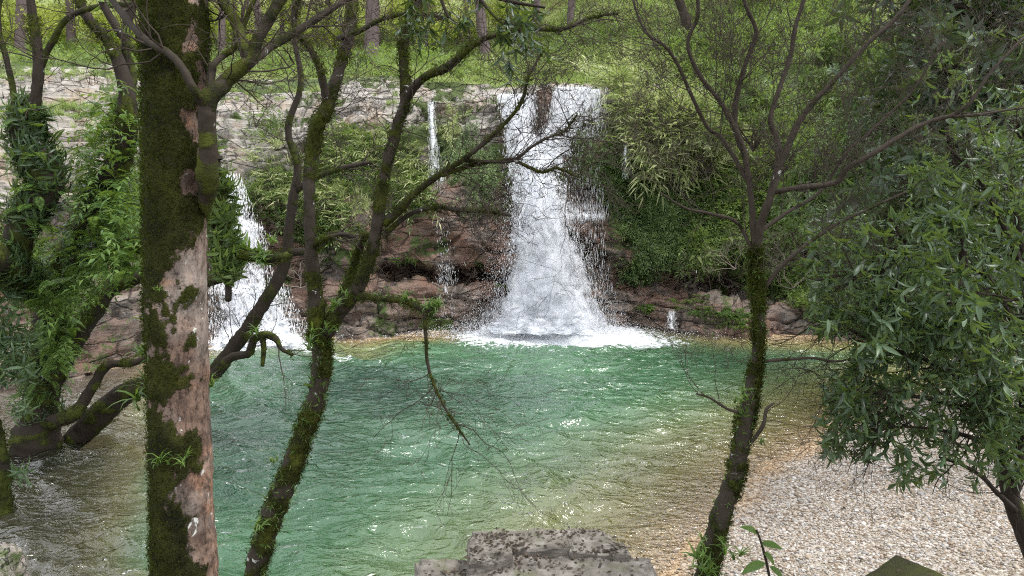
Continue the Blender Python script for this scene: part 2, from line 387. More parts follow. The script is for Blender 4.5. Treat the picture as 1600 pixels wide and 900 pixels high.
# ------------------------------------------------------------------ cliff, ledges and hillside as drawn in profile across the photograph
prof = {  # photo column: (row, metres ahead) for waterline, shelf edge, shelf back, overhang, mid, upper, lip, ledge back, plateau back
 -500: [(640, 12), (600, 12.5), (540, 13.5), (470, 14), (400, 14.5), (330, 15), (230, 16.5), (150, 20), (95, 26)],
 -150: [(612, 14), (565, 14.6), (505, 15.6), (440, 16.1), (370, 16.6), (300, 17.2), (215, 18.3), (135, 21.5), (95, 27)],
 100: [(592, 15.4), (545, 16), (490, 16.6), (420, 17.2), (340, 17.6), (285, 18), (215, 19), (145, 22.4), (96, 28)],
 230: [(566, 17.1), (520, 17.8), (470, 18.2), (400, 18.6), (330, 19), (275, 19.5), (215, 20.5), (150, 23.5), (102, 29)],
 330: [(547, 18.7), (515, 19.6), (460, 20.4), (400, 21), (330, 21.5), (278, 22), (235, 22.8), (165, 24.4), (116, 29)],
 400: [(538, 19.4), (510, 20.3), (465, 20.8), (400, 21.3), (330, 21.8), (292, 22.2), (245, 22.9), (175, 24.3), (120, 28.5)],
 480: [(526, 20.4), (465, 20.7), (440, 21.6), (398, 21.2), (320, 21.6), (250, 22.3), (195, 23), (150, 24.8), (122, 28)],
 560: [(531, 20.0), (450, 20.5), (428, 21.9), (402, 21.0), (330, 21.4), (230, 22.3), (178, 23), (138, 25), (118, 28)],
 640: [(528, 20.2), (445, 20.7), (424, 22.4), (412, 21.2), (330, 21.6), (230, 22.4), (165, 23.2), (134, 25), (120, 27.5)],
 700: [(518, 20.9), (446, 21.2), (426, 22.8), (416, 21.4), (320, 21.7), (230, 22.5), (158, 23.3), (140, 25), (130, 27)],
 780: [(511, 21.2), (452, 21.4), (430, 22.8), (416, 21.6), (330, 22), (230, 22.6), (148, 23.3), (142, 25), (136, 27)],
 850: [(510, 21.3), (470, 21.6), (420, 22.2), (380, 22.3), (330, 22.4), (230, 23), (144, 23.6), (139, 25.2), (135, 27)],
 900: [(509, 21.4), (470, 21.6), (400, 22.2), (336, 22.2), (324, 22.8), (230, 23.1), (141, 23.6), (136, 25.5), (132, 27)],
 950: [(506, 21.6), (450, 21.8), (435, 22.4), (400, 22.1), (322, 22.7), (230, 23), (142, 23.7), (135, 25.5), (130, 27)],
 1000: [(507, 21.6), (447, 21.8), (432, 22.9), (385, 22.5), (310, 22.8), (230, 23.2), (150, 24), (137, 25.5), (128, 27)],
 1060: [(515, 21), (478, 21.3), (452, 23.6), (408, 22.6), (330, 22.8), (250, 23.2), (175, 24), (148, 25.5), (124, 28)],
 1130: [(522, 20.6), (482, 21), (455, 24.2), (398, 22.5), (330, 22.8), (260, 23.3), (200, 24.2), (150, 26), (118, 28)],
 1200: [(526, 20.4), (486, 20.9), (460, 22.8), (400, 22.4), (330, 22.8), (260, 23.3), (210, 24), (150, 26), (110, 28)],
 1350: [(531, 20), (500, 20.4), (465, 21), (410, 21.3), (340, 21.8), (260, 22.4), (190, 23.5), (130, 25.5), (80, 28)],
 1600: [(548, 18.6), (510, 18.8), (460, 19.4), (390, 20), (310, 20.5), (230, 21.2), (150, 22.5), (90, 24.5), (30, 27)],
 2100: [(560, 16.5), (520, 17), (460, 17.6), (380, 18), (290, 18.5), (200, 19), (110, 20.5), (40, 23), (-30, 26)]}
hill = {-500: [(60, 34), (20, 46), (-60, 64), (-170, 110), (-175, 300)], 400: [(108, 32), (80, 42), (10, 60), (-170, 110), (-175, 300)], 760: [(122, 31), (92, 41), (10, 56), (-170, 105), (-175, 300)],
        950: [(98, 31), (45, 37), (-60, 48), (-250, 80), (-255, 300)], 1150: [(80, 31), (10, 37), (-100, 47), (-280, 75), (-285, 300)], 1600: [(-20, 30), (-90, 36), (-200, 46), (-330, 75), (-335, 300)], 2100: [(-90, 29), (-160, 36), (-260, 46), (-500, 75), (-500, 300)]}
def table(d, px):
    ks = sorted(d); A = np.array([d[q] for q in ks], float)
    return np.stack([np.stack([np.interp(px, ks, A[:, r, c]) for c in (0, 1)], -1) for r in range(A.shape[1])], 0)   # rows, cols, 2
cx = np.concatenate([np.linspace(-500, -60, 45), np.arange(-54, 1654, 3.), np.linspace(1660, 2100, 45)])
jit = fbm(np.stack([cx / 60, cx * 0, cx * 0], -1), 3, 21)
tp = table(prof, cx); tp[3, :, 0] += jit * 7; tp[6, :, 0] += fbm(np.stack([cx / 25, cx * 0 + 9, cx * 0], -1), 3, 22) * 3.5; tp[0, :, 0] += fbm(np.stack([cx / 30, cx * 0 + 4, cx * 0], -1), 3, 24) * 3
base = P(np.broadcast_to(cx, tp.shape[:2]), tp[..., 0], tp[..., 1])         # rows, cols, 3
under = base[0].copy(); under[:, 2] = -3.2; under[:, 1] -= .2; base[0, :, 2] = np.minimum(base[0, :, 2], .05)
base = np.concatenate([under[None], base], 0)
per = [8, 26, 12, 12, 40, 46, 34, 46, 40]
rows = []; rid = []
for i in range(len(base) - 1):
    t = np.linspace(0, 1, per[i], endpoint=(i == len(base) - 2))
    rows.append(base[i][None] * (1 - t)[:, None, None] + base[i + 1][None] * t[:, None, None]); rid.append(i + t)
C = np.concatenate(rows); rid = np.concatenate(rid); PXc = np.broadcast_to(cx, C.shape[:2])
# soften the profile's corners a little
for _ in range(2): C[1:-1] = .5 * C[1:-1] + .25 * (C[:-2] + C[2:])
def rocky(C, amp, lw=1.):
    du = np.gradient(C, axis=1); dv = np.gradient(C, axis=0); N = norm(np.cross(du, dv)); N = np.where((N[..., 1:2] > .3), -N, N)
    w = C + .25 * np.stack([fbm(C * .7, 3, 61), fbm(C * .7, 3, 62), fbm(C * .7, 3, 63)], -1)
    lay = w[..., 2] / .42 + .12 * w[..., 0] * .4; li = np.floor(lay); z0 = li * 0
    blk = _h(li, np.floor(w[..., 0] / 1.3 + _h(li, z0, z0, 5) * 7), np.floor(w[..., 1] / 2.5), 6)
    lf = lay - li; crack = sst(.0, .13, lf) * sst(1., .9, lf)
    xf = w[..., 0] / 1.3 + _h(li, z0, z0, 5) * 7; xf = xf - np.floor(xf); crack = crack * (.35 + .65 * sst(0, .05, xf) * sst(1, .95, xf))
    d = lw * ((blk - .5) * .34 + (crack - 1) * .2) + (1 - lw) * (.62 * fbm(C * .6, 3, 67) - .38 * sst(.14, 0, np.abs(fbm(C * .7, 2, 68))) - .12 * sst(.10, 0, np.abs(fbm(C * 1.9, 2, 69)))) + .26 * fbm(C * .9, 4, 64) + .07 * fbm(C * 5, 4, 65)
    b2 = _h(np.floor(w[..., 2] / .15 + w[..., 0] * .06), np.floor(w[..., 0] / .5), np.floor(w[..., 1] / .8), 9); d = d + (b2 - .5) * .1 * lw
    return N * (d * amp)[..., None], N, crack
band = lambda a, b, soft=.35: (sst(a - soft, a + soft, rid) * (1 - sst(b - soft, b + soft, rid)))[:, None]
lwt = 1 - .86 * (sst(2.6, 3.1, rid) * (1 - sst(6., 6.6, rid)))[:, None] * (sst(500, 570, PXc) * (1 - sst(980, 1030, PXc)))
amp = 1. - .25 * (sst(3.9, 4.4, rid) * (1 - sst(5.6, 6.2, rid)))[:, None] * (sst(540, 600, PXc) * (1 - sst(960, 1010, PXc)))  # the smooth wet wall under the lip
amp = amp * (1 - sst(8.4, 9, rid))[:, None] * (1 - .5 * sst(7.2, 7.6, rid)[:, None] * sst(250, 420, PXc))
D, N0, crack = rocky(C, amp, lwt); Cd = C + D
# flat treads on the gentle ledges to the left
st = .34; zz = Cd[..., 2]; q = np.floor(zz / st + .3 * fbm(Cd * .35, 2, 71)); fr = zz / st - q
wt = band(7, 9, .5) * (1 - sst(1150, 1400, PXc)) * .8 + .0; wt = np.clip(wt + band(6, 7, .3) * (1 - sst(200, 330, PXc)) * .7, 0, .9)
zt = (q + sst(.62, 1., fr)) * st; Cd[..., 2] = np.where(wt > 0, zz * (1 - wt) + zt * wt, zz)
wetA = np.clip(band(2.2, 5.6, .7) * (sst(520, 600, PXc) * (1 - sst(990, 1040, PXc))) + band(5.4, 6.6, .5) * sst(760, 790, PXc) * (1 - sst(930, 990, PXc)) + .85 * band(0, 5.2, .5) + .6 * band(4, 5.8, .5) * (1 - sst(480, 560, PXc)) * sst(300, 340, PXc) + .22 * fbm(Cd * .8, 4, 72), 0, 1)
grn = np.clip(.32 + .5 * fbm(Cd * .9, 4, 73) + .8 * band(5, 6.4, .5) * (sst(480, 540, PXc) * .4 + sst(940, 980, PXc)) + .5 * band(3.4, 6.6, .5) * sst(950, 1010, PXc) + .35 * band(7, 9, .5) * sst(150, 420, PXc) * (sst(.0, .4, fbm(Cd * .5, 3, 75))) + .9 * band(7.4, 9.2, .3) * sst(1000, 1150, PXc) + .5*band(8.5,9.2,.2), 0, 1)
k = NT('cliff_rock'); co = k.obj(); cs = k.obj((.35, .35, 1.9))
n1 = k.noise(cs, 4.2, 9., .68, .3); n2 = k.noise(co, 1.1, 5., .6); n3 = k.noise(co, 14., 5., .7)
dry = k.ramp(n1, [(.28, G(.07, .06, .05)), (.4, G(.20, .18, .155)), (.52, G(.34, .315, .28)), (.72, G(.50, .48, .445))])
dry = k.mixc(k.ramp(n2, [(.5, 0.), (.68, .6)]), dry, G(.36, .25, .15)); dry = k.mixc(k.ramp(n3, [(.28, .85), (.42, 0.)]), dry, G(.09, .075, .06))
wetc = k.ramp(n1, [(.3, G(.014, .012, .010)), (.45, G(.06, .046, .038)), (.58, G(.14, .10, .076)), (.75, G(.27, .215, .175))])
wetc = k.mixc(k.ramp(k.noise(co, .9, 4., .6), [(.42, 0.), (.58, .75)]), wetc, k.mixc(n3, G(.07, .035, .024), G(.24, .125, .08)))
c = k.mixc(k.attr('wet'), dry, wetc)
grc = k.mixc(k.noise(co, 9., 4.), G(.02, .035, .008), G(.09, .13, .025)); gf = k.math('ADD', k.attr('green'), k.math('MULTIPLY', k.math('SUBTRACT', k.noise(co, 4., 5., .65), .5), 1.6))
gm = k.ramp(gf, [(.55, 0.), (.72, 1.)]); c = k.mixc(gm, c, grc)
vc = k.n('ShaderNodeTexVoronoi', feature='DISTANCE_TO_EDGE'); k.set(vc.inputs['Vector'], k.n('ShaderNodeVectorMath', operation='ADD', i0=k.obj((.55, .55, 1.5)), i1=k.n('ShaderNodeTexNoise').outputs[1])); vc.inputs['Scale'].default_value = 1.5
crk = k.ramp(vc.outputs['Distance'], [(0., 0.), (.035, 1.)]); c = k.mixc(crk, k.mixc(.75, c, G(.02, .017, .014)), c)
h = k.math('ADD', k.math('ADD', n1, k.math('MULTIPLY', n3, .5)), k.math('MULTIPLY', crk, .5))
rg = k.mixc(k.attr('wet'), G(.8, .8, .8), k.ramp(n3, [(.3, .16), (.7, .45)])); rg = k.mixc(gm, rg, G(.85, .85, .85))
M_ROCK = k.out(k.prin(c, rg, .5, k.bump(h, 1., .09)))
g = Geo().add(Cd, gridq(*C.shape[:2]), wet=wetA.ravel(), green=grn.ravel())
tag(g.build('rock_cliff', M_ROCK), kind='structure')
# hillside behind
th = table(hill, cx[::2]); b0 = C[-1][::2].copy(); b0[:, 2] -= .02
b00 = b0 + (C[-8][::2] - b0) * .9; b00[:, 2] -= .4
hb = np.concatenate([b00[None], b0[None], P(np.broadcast_to(cx[::2], th.shape[:2]), th[..., 0], th[..., 1])], 0)
rows = []
for i in range(len(hb) - 1):
    n_ = [3, 22, 44, 44, 30, 6][i]; t = np.linspace(0, 1, n_, endpoint=(i == len(hb) - 2)); rows.append(hb[i][None] * (1 - t)[:, None, None] + hb[i + 1][None] * t[:, None, None])
H = np.concatenate(rows)
for _ in range(6): H[4:-1] = .5 * H[4:-1] + .25 * (H[3:-2] + H[5:])
fade = sst(2, 14, np.arange(len(H)))[:, None]; H[..., 2] += fade * (.55 * fbm(H * .22, 4, 81) + .10 * fbm(H * 1.3, 4, 82))
k = NT('hill_turf'); co = k.obj()
c = k.ramp(k.noise(co, 1.6, 7., .7), [(.3, G(.06, .045, .025)), (.4, G(.12, .14, .05)), (.55, G(.24, .29, .10)), (.8, G(.36, .40, .18))])
c = k.mixc(k.ramp(k.noise(co, .3, 5., .6), [(.46, 0.), (.6, .75)]), c, G(.14, .105, .06))
M_TURF = k.out(k.prin(c, .9, .1, k.bump(k.noise(co, 6., 6., .7), 1., .15)))
g = Geo().add(H, gridq(*H.shape[:2])); tag(g.build('hillside', M_TURF), kind='structure')

# places on the cliff and hill that are seen at a photo position
def back(V):
    x = V[..., 0]; y = V[..., 1]; z = V[..., 2] - CAM_H; f = y * CP - z * SP; u = y * SP + z * CP
    return 800 + FPX * x / f, 450 - FPX * u / f
def normals(V):
    n = norm(np.cross(np.gradient(V, axis=1), np.gradient(V, axis=0))); return np.where((n[..., 1:2] * V[..., 1:2] + n[..., 0:1] * V[..., 0:1] + n[..., 2:3] * (V[..., 2:3] - CAM_H)) > 0, -n, n)
CL = (Cd.reshape(-1, 3), normals(C).reshape(-1, 3), *[a.ravel() for a in back(Cd)]); HL = (H.reshape(-1, 3), normals(H).reshape(-1, 3), *[a.ravel() for a in back(H)])
def pick(src, cx_, cy_, rx, ry, n, ang=0., gauss=False, below=-9):
    V, Nn, px, py = src; a = radians(ang); X_ = (px - cx_) * cos(a) + (py - cy_) * sin(a); Y_ = -(px - cx_) * sin(a) + (py - cy_) * cos(a)
    d = (X_ / rx) ** 2 + (Y_ / ry) ** 2; m = np.where((d < 1.) & (V[:, 2] > .06) & (rng.uniform(0, 1, len(d)) > (d * .8 if gauss else 0)))[0]
    if len(m) == 0: return np.zeros((0, 3)), np.zeros((0, 3))
    # even out: weight by the facet size seen on screen is near uniform already
    i = rng.choice(m, n); return V[i] + rng.normal(0, .03, (n, 3)), Nn[i]
def hillpt(px, py):
    V, Nn, x, y = HL; i = np.argmin((x - px) ** 2 + (y - py) ** 2); return V[i].copy()
def cliffpt(px, py):
    V, Nn, x, y = CL; i = np.argmin((x - px) ** 2 + (y - py) ** 2 + (V[:, 1] > 27) * 1e6); return V[i].copy()

# ------------------------------------------------------------------ water
wx = np.arange(-17, 13.5, .045); wy = np.arange(5.2, 24.2, .045); X, Y = np.meshgrid(wx, wy); Z, DEP, DIST, INS = bed(X, Y)
r = np.hypot(X - 1.2, Y - 21.2); th_ = np.arctan2(X - 1.2, 21.2 - Y)
dist0 = .35 * fbm(np.stack([X, Y, X * 0], -1) * .8, 2, 90)
p0 = np.stack([X, Y, X * 0], -1); pr = np.stack([th_ * r * .9 + .5 * Y, (r + dist0) * 1.6, X * 0], -1)
rid1 = 1 - np.abs(vnoise(pr, 91)); rid2 = 1 - np.abs(vnoise(np.stack([X * 1.5 + Y * .7, Y * 3.2 - X * .8, X * 0], -1) + 1.1 * fbm(p0 * .9, 2, 95)[..., None], 92))
wv = .075 * (rid1 ** 1.3 - .5) + .042 * (rid2 ** 1.4 - .5) + .02 * vnoise(np.stack([X * .6, Y * 1.4, X * 0], -1), 93) + .003 * vnoise(np.stack([X * 6 + Y, Y * 11, X * 0], -1), 96)
wv = wv * (1 - .45 * sst(.5, 4.5, X)) * (1.8 + .5 * np.exp(-r / 5)) * np.clip(.25 + DIST * .6, .25, 1) * (.8 + .35 * fbm(p0 * .35, 2, 97))
turb = np.exp(-((X - 1.1) / 2.8) ** 4 - ((Y - 21.2) / 1.75) ** 2) + np.exp(-((X + 7.3) / 1.7) ** 4 - ((Y - 19.6) / 1.5) ** 2)
wv += .05 * turb * np.abs(fbm(np.stack([X, Y, X * 0], -1) * 2.6, 4, 94))
foam = turb * 1.6 + .4 * np.exp(-((X - 1.8) / 4.2) ** 2 - ((Y - 19.2) / 1.5) ** 2) + .85 * np.exp(-((X + 4.4 + (Y - 18) * .9) / .5) ** 2) * sst(16.5, 17.5, Y) * sst(20.3, 19.6, Y) - .25
foam = foam + .5 * np.exp(-((X - 2.6) / 3.6) ** 2 - ((Y - 19.6) / 1.0) ** 2)
k = NT('pool_water'); co = k.obj(); cs = k.obj((1., 2., 1.))
de = k.attr('depth'); 
turbc = k.ramp(de, [(0., G(.36, .30, .17)), (.16, G(.28, .28, .12)), (.36, G(.10, .15, .062)), (.6, G(.032, .094, .040)), (1., G(.008, .038, .022))])
turbc = k.mixc(k.math('MULTIPLY', k.attr('aer'), k.ramp(de, [(.1, 0.), (.5, 1.)])), turbc, G(.066, .158, .074))
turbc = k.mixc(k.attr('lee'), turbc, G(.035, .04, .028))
op = k.ramp(de, [(0., .0), (.06, .08), (.17, .34), (.32, .7), (.5, .94), (1., 1.)])
tint = k.ramp(de, [(0., G(1, 1, 1)), (.25, G(.72, .75, .45)), (1., G(.2, .5, .3))])
b1 = k.noise(cs, 3.6, 3., .5, .8); b2 = k.noise(k.obj((1., 1.8, 1.)), 13., 2., .5, .6); hh = k.math('ADD', b1, k.math('MULTIPLY', b2, .12))
bm = k.bump(hh, 1., .085)
tr = k.N.new('ShaderNodeBsdfTransparent'); k.set(tr.inputs[0], tint); df = k.N.new('ShaderNodeBsdfDiffuse'); k.set(df.inputs[0], turbc)
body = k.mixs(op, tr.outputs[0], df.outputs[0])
gl = k.N.new('ShaderNodeBsdfGlossy'); gl.inputs['Roughness'].default_value = .07; k.set(gl.inputs['Normal'], bm)
vd = k.N.new('ShaderNodeVectorMath'); vd.operation = 'DOT_PRODUCT'; k.set(vd.inputs[0], k.N.new('ShaderNodeNewGeometry').outputs['Incoming']); k.set(vd.inputs[1], bm)
fr = k.math('ADD', .075, k.math('MULTIPLY', .92, k.math('POWER', k.math('SUBTRACT', 1., k.math('ABSOLUTE', vd.outputs['Value']), True), 3.7)))   # the same from above and below
srf = k.mixs(fr, body, gl.outputs[0])
fn = k.math('ADD', k.attr('foam'), k.math('MULTIPLY', k.math('SUBTRACT', k.noise(k.obj((1., 1.5, 1.)), 6.5, 6., .7, .8), .5), 2.4))
ff = k.ramp(fn, [(.52, 0.), (.85, .95)]); fd = k.N.new('ShaderNodeBsdfDiffuse'); fd.inputs[0].default_value = G(.88, .9, .92)
M_WATER = k.out(k.mixs(ff, srf, fd.outputs[0]))
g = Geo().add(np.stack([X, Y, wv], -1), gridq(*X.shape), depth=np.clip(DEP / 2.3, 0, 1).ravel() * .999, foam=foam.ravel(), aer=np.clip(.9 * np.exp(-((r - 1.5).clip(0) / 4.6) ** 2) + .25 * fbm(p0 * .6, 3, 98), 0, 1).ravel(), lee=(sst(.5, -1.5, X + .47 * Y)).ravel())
tag(g.build('water', M_WATER), kind='structure')

# ------------------------------------------------------------------ waterfalls
def water_mat(name, lo, hi, sc, strz):
    k = NT(name); n = k.noise(k.obj((1, 1, strz)), sc, 5., .65, .3); n2 = k.noise(k.obj((1, 1, .6)), 4.5, 4., .65, .6)
    a = k.math('ADD', k.math('ADD', k.math('MULTIPLY', n, .7), k.math('MULTIPLY', k.math('SUBTRACT', n2, .18), .95)), k.math('SUBTRACT', k.attr('dens'), .5)); a = k.ramp(a, [(lo, 0.), (hi, 1.)])
    d = k.N.new('ShaderNodeBsdfDiffuse'); d.inputs[0].default_value = G(.86, .88, .92); t = k.N.new('ShaderNodeBsdfTranslucent'); t.inputs[0].default_value = G(.8, .83, .88)
    w = k.mixs(.4, d.outputs[0], t.outputs[0]); tr = k.N.new('ShaderNodeBsdfTransparent')
    return k.out(k.mixs(a, tr.outputs[0], w))
M_FALL = water_mat('falling_water', .56, .74, 7.5, .22); M_SPLASH = water_mat('splashing_water', .60, .95, 7., .8)
M_MIST = None
k = NT('water_mist'); n = k.noise(k.obj(), 2.6, 4., .6, .4); al = k.math('MULTIPLY', k.ramp(k.math('ADD', n, k.math('SUBTRACT', k.attr('dens'), .5)), [(.25, 0.), (.75, 1.)]), .6)
d = k.N.new('ShaderNodeBsdfDiffuse'); d.inputs[0].default_value = G(.86, .88, .92); tt_ = k.N.new('ShaderNodeBsdfTranslucent'); tt_.inputs[0].default_value = G(.8, .83, .88); M_MIST = k.out(k.mixs(al, k.N.new('ShaderNodeBsdfTransparent').outputs[0], k.mixs(.45, d.outputs[0], tt_.outputs[0])))
k = NT('water_drops'); M_DROP = k.out(k.prin(G(.85, .87, .9), .25, .5))
drop = (np.array([[0, 0, -1], [0, 0, 1.], [.5, 0, 0], [-.25, .43, 0], [-.25, -.43, 0]]), E4, np.array([[2, 3, 1], [3, 4, 1], [4, 2, 1], [3, 2, 0], [4, 3, 0], [2, 4, 0]]))
def sheet(g, edges, nx, ny, dpt, seed, rough=.08, dens=.5, soft=.25):
    """edges: (row, left column, right column, metres ahead, density) down the fall"""
    E = np.array(edges, float); t = np.linspace(0, 1, ny); ys = np.interp(t, np.linspace(0, 1, len(E)), E[:, 0])
    l = np.interp(ys, E[:, 0], E[:, 1]); rr = np.interp(ys, E[:, 0], E[:, 2]); Yd = np.interp(ys, E[:, 0], E[:, 3]); dn = np.interp(ys, E[:, 0], E[:, 4])
    s = np.linspace(0, 1, nx); px = l[:, None] * (1 - s) + rr[:, None] * s; py = np.broadcast_to(ys[:, None], px.shape); Y_ = np.broadcast_to(Yd[:, None], px.shape) - dpt - .25 * np.sin(s * pi)[None]
    V = P(px, py, Y_); V[..., 1] += rough * fbm(V * np.array([5, 5, 1.2]), 4, seed); V[..., 0] += rough * .5 * fbm(V * np.array([4, 4, 2.]), 3, seed + 3)
    ed = sst(0, soft, s) * sst(1, 1 - soft, s); de = (ed[None] - 1) * .55 + dn[:, None] + dens - .5
    g.add(V, gridq(ny, nx), dens=de.ravel())
def strands(g, edges, n, size=(.008, .02), ln=(.05, .35), jit=.0, seed=0, spread=0.3, pw=1., yj=.15):
    E = np.array(edges, float); w = E[:, 4].clip(.01); cy = np.cumsum(w) / w.sum(); u = rng.uniform(0, 1, n)
    ys = np.interp(u ** pw, np.linspace(0, 1, len(E)), E[:, 0]); l = np.interp(ys, E[:, 0], E[:, 1]); rr = np.interp(ys, E[:, 0], E[:, 2]); Yd = np.interp(ys, E[:, 0], E[:, 3])
    s = rng.uniform(0, 1, n); px = l + (rr - l) * s + rng.normal(0, 1, n) * jit; V = P(px, ys, Yd - spread * rng.uniform(0, 1, n) - yj)
    R = frames(rng.normal(0, .12, (n, 3)) + [1, 0, 0], rng.normal(0, .1, (n, 3)) + UP); sz = np.stack([rng.uniform(*size, n)] * 2 + [rng.uniform(*ln, n)], -1)
    V = V[V[:, 2] > .02]; m = len(V); g.add(*inst(drop, V, R[:m], sz[:m]))
def splash(g, c, n, sx, sy, hgt, size=(.008, .03)):
    x = c[0] + rng.normal(0, sx, n); y = c[1] + rng.normal(0, sy, n); z = .02 + hgt * rng.uniform(0, 1, n) ** 2.2 * np.exp(-((x - c[0]) / (2.0 * sx)) ** 2)
    V = np.stack([x, y, z], -1); m = y < c[1] + .8; V = V[m]; R = frames(rdir(len(V)), rdir(len(V))); g.add(*inst(drop, V, R, rng.uniform(*size, (len(V), 1)) * np.array([[1, 1, 1.6]])))
Lf = [(147, 777, 836, 23.3, .6), (155, 777, 838, 23.2, .88), (170, 780, 840, 23.1, .84), (200, 784, 838, 22.9, .64), (250, 788, 852, 22.6, .52), (300, 796, 866, 22.3, .55), (350, 792, 890, 22.0, .62), (400, 786, 915, 21.8, .62), (450, 770, 938, 21.6, .62), (500, 742, 962, 21.4, .68), (516, 722, 985, 21.2, .75)]
Rf = [(136, 862, 926, 23.5, .55), (146, 861, 922, 23.4, .86), (180, 852, 912, 23.2, .8), (220, 832, 900, 23.0, .72), (260, 812, 892, 22.8, .66), (300, 805, 892, 22.5, .56), (350, 800, 895, 22.2, .64), (400, 800, 900, 22.0, .66), (450, 790, 915, 21.8, .66), (505, 780, 940, 21.6, .72)]
Veil = [(139, 895, 948, 23.5, .62), (200, 898, 946, 23.2, .42), (250, 900, 938, 23.0, .22), (320, 890, 945, 22.7, .2), (336, 880, 945, 22.3, .55), (345, 880, 940, 22.2, .25), (420, 875, 950, 21.9, .3), (500, 870, 960, 21.6, .4)]
Core = [(230, 806, 872, 22.6, .5), (330, 802, 884, 22.1, .66), (420, 790, 910, 21.7, .70), (512, 755, 955, 21.1, .82)]
t = thing('waterfall', 'tall white main waterfall pouring from two notches of the lip into the green pool', 'waterfall', PZ(860, 512))
loc = tuple(t.location)
g = Geo(); sheet(g, Lf, 60, 160, 0., 1, soft=.14); sheet(g, Rf, 60, 160, 0., 2, soft=.12); sheet(g, Veil, 40, 120, .05, 3); sheet(g, Core, 60, 120, .15, 4); sheet(g, Core, 50, 100, .45, 5, .12, .45)
g.build('falling_water', M_FALL, t, loc)
g = Geo(); Bs = [(300, 795, 890, 22.0, .3), (380, 778, 918, 21.6, .40), (440, 755, 945, 21.4, .48), (495, 725, 975, 21.1, .62), (520, 700, 1000, 20.6, .85)]
for i in range(4): sheet(g, Bs, 60, 80, .1 + .28 * i, 20 + i, .3, .5 - .03 * i, .35)
g.build('splash_water', M_SPLASH, t, loc)
g = Geo(); Ms = [(250, 790, 900, 22.4, .2), (330, 780, 925, 21.9, .35), (420, 748, 958, 21.4, .45), (490, 712, 990, 20.9, .55), (522, 690, 1015, 20.4, .5)]
for i in range(4): sheet(g, Ms, 40, 50, .1 + .35 * i, 120 + i, .45, .5, .48)
tag(g.build('mist', M_MIST, t, loc), kind='stuff')
g = Geo(); strands(g, Lf, 3000, (.006, .014), (.03, .12), 3, spread=.4); strands(g, Rf, 3000, (.006, .014), (.03, .12), 3, spread=.4); strands(g, Veil, 1800, (.005, .012), (.04, .2), 3)
strands(g, Core, 4500, (.008, .022), (.02, .07), 8, spread=.9); strands(g, Bs, 11000, (.004, .013), (.006, .02), 7, spread=1.2)
c0 = PZ(860, 512); splash(g, c0, 5000, 1.3, .5, 1.3, (.004, .013)); splash(g, PZ(850, 524), 9000, 1.7, .45, .45, (.006, .017))
tag(g.build('spray', M_DROP, t, loc), kind='stuff')
LL = [(274, 342, 366, 21.9, .5), (300, 338, 384, 21.7, .46), (345, 334, 396, 21.2, .5), (360, 332, 412, 20.9, .6), (400, 330, 418, 20.8, .44), (445, 330, 436, 20.4, .52), (460, 328, 452, 20.1, .62), (500, 326, 470, 19.9, .56), (540, 318, 496, 19.1, .9)]
t = thing('waterfall', 'smaller white waterfall tumbling behind the big mossy trunk at the pool left end', 'waterfall', PZ(395, 538)); loc = tuple(t.location)
g = Geo(); sheet(g, LL, 60, 120, 0., 31, .15); sheet(g, LL, 50, 100, .3, 32, .2, .46); g.build('falling_water', M_FALL, t, loc)
g = Geo(); strands(g, LL, 5500, (.006, .018), (.02, .12), 4, spread=.6); splash(g, PZ(400, 536), 4500, .95, .5, 1.1, (.006, .018)); tag(g.build('spray', M_DROP, t, loc), kind='stuff')
TT = [(160, 669, 679, 23.0, .75), (210, 670, 681, 22.6, .6), (250, 671, 686, 22.3, .45), (285, 670, 695, 21.9, .25)]
T2 = [(285, 676, 692, 21.8, .35), (340, 680, 700, 21.5, .3), (415, 686, 706, 21.1, .3), (432, 685, 712, 21.0, .4), (446, 686, 712, 20.9, .45), (500, 680, 706, 20.7, .35)]
t = thing('waterfall', 'thin white trickle falling from the pale lip left of the main fall', 'waterfall', PZ(690, 515)); loc = tuple(t.location)
g = Geo(); sheet(g, TT, 12, 80, .1, 41, .05, .5, .4); sheet(g, T2, 14, 90, .15, 42, .05, .42, .5); g.build('falling_water', M_FALL, t, loc)
g = Geo(); strands(g, TT, 700, (.005, .01), (.03, .16), 1.5, yj=.1, spread=.15); strands(g, T2, 500, (.004, .009), (.02, .07), 4, yj=.12, spread=.15); tag(g.build('spray', M_DROP, t, loc), kind='stuff')
SS = [(487, 1046, 1054, 21.2, .45), (496, 1043, 1054, 21.0, .42), (513, 1038, 1059, 20.7, .55)]
t = thing('waterfall', 'tiny white spill over the low brown rocks right of the main fall', 'waterfall', PZ(1048, 513)); loc = tuple(t.location)
g = Geo(); sheet(g, SS, 24, 40, .25, 51, .06, .56, .5); g.build('falling_water', M_FALL, t, loc)
g = Geo(); strands(g, SS, 420, (.005, .01), (.01, .05), 1.5, yj=.25, spread=.15); tag(g.build('spray', M_DROP, t, loc), kind='stuff')
RR = [(226, 974, 982, 23.0, .6), (250, 973, 983, 22.8, .5), (280, 972, 984, 22.6, .3)]
t = thing('waterfall', 'wisp of water dripping from a mossy notch under the pale bamboo leaves', 'waterfall', P(978, 280, 22.6)); loc = tuple(t.location)
g = Geo(); sheet(g, RR, 8, 30, .35, 55, .04, .5, .4); g.build('falling_water', M_FALL, t, loc); g = Geo(); strands(g, RR, 160, (.004, .008), (.02, .08), 1.5, yj=.35, spread=.1); tag(g.build('spray', M_DROP, t, loc), kind='stuff')

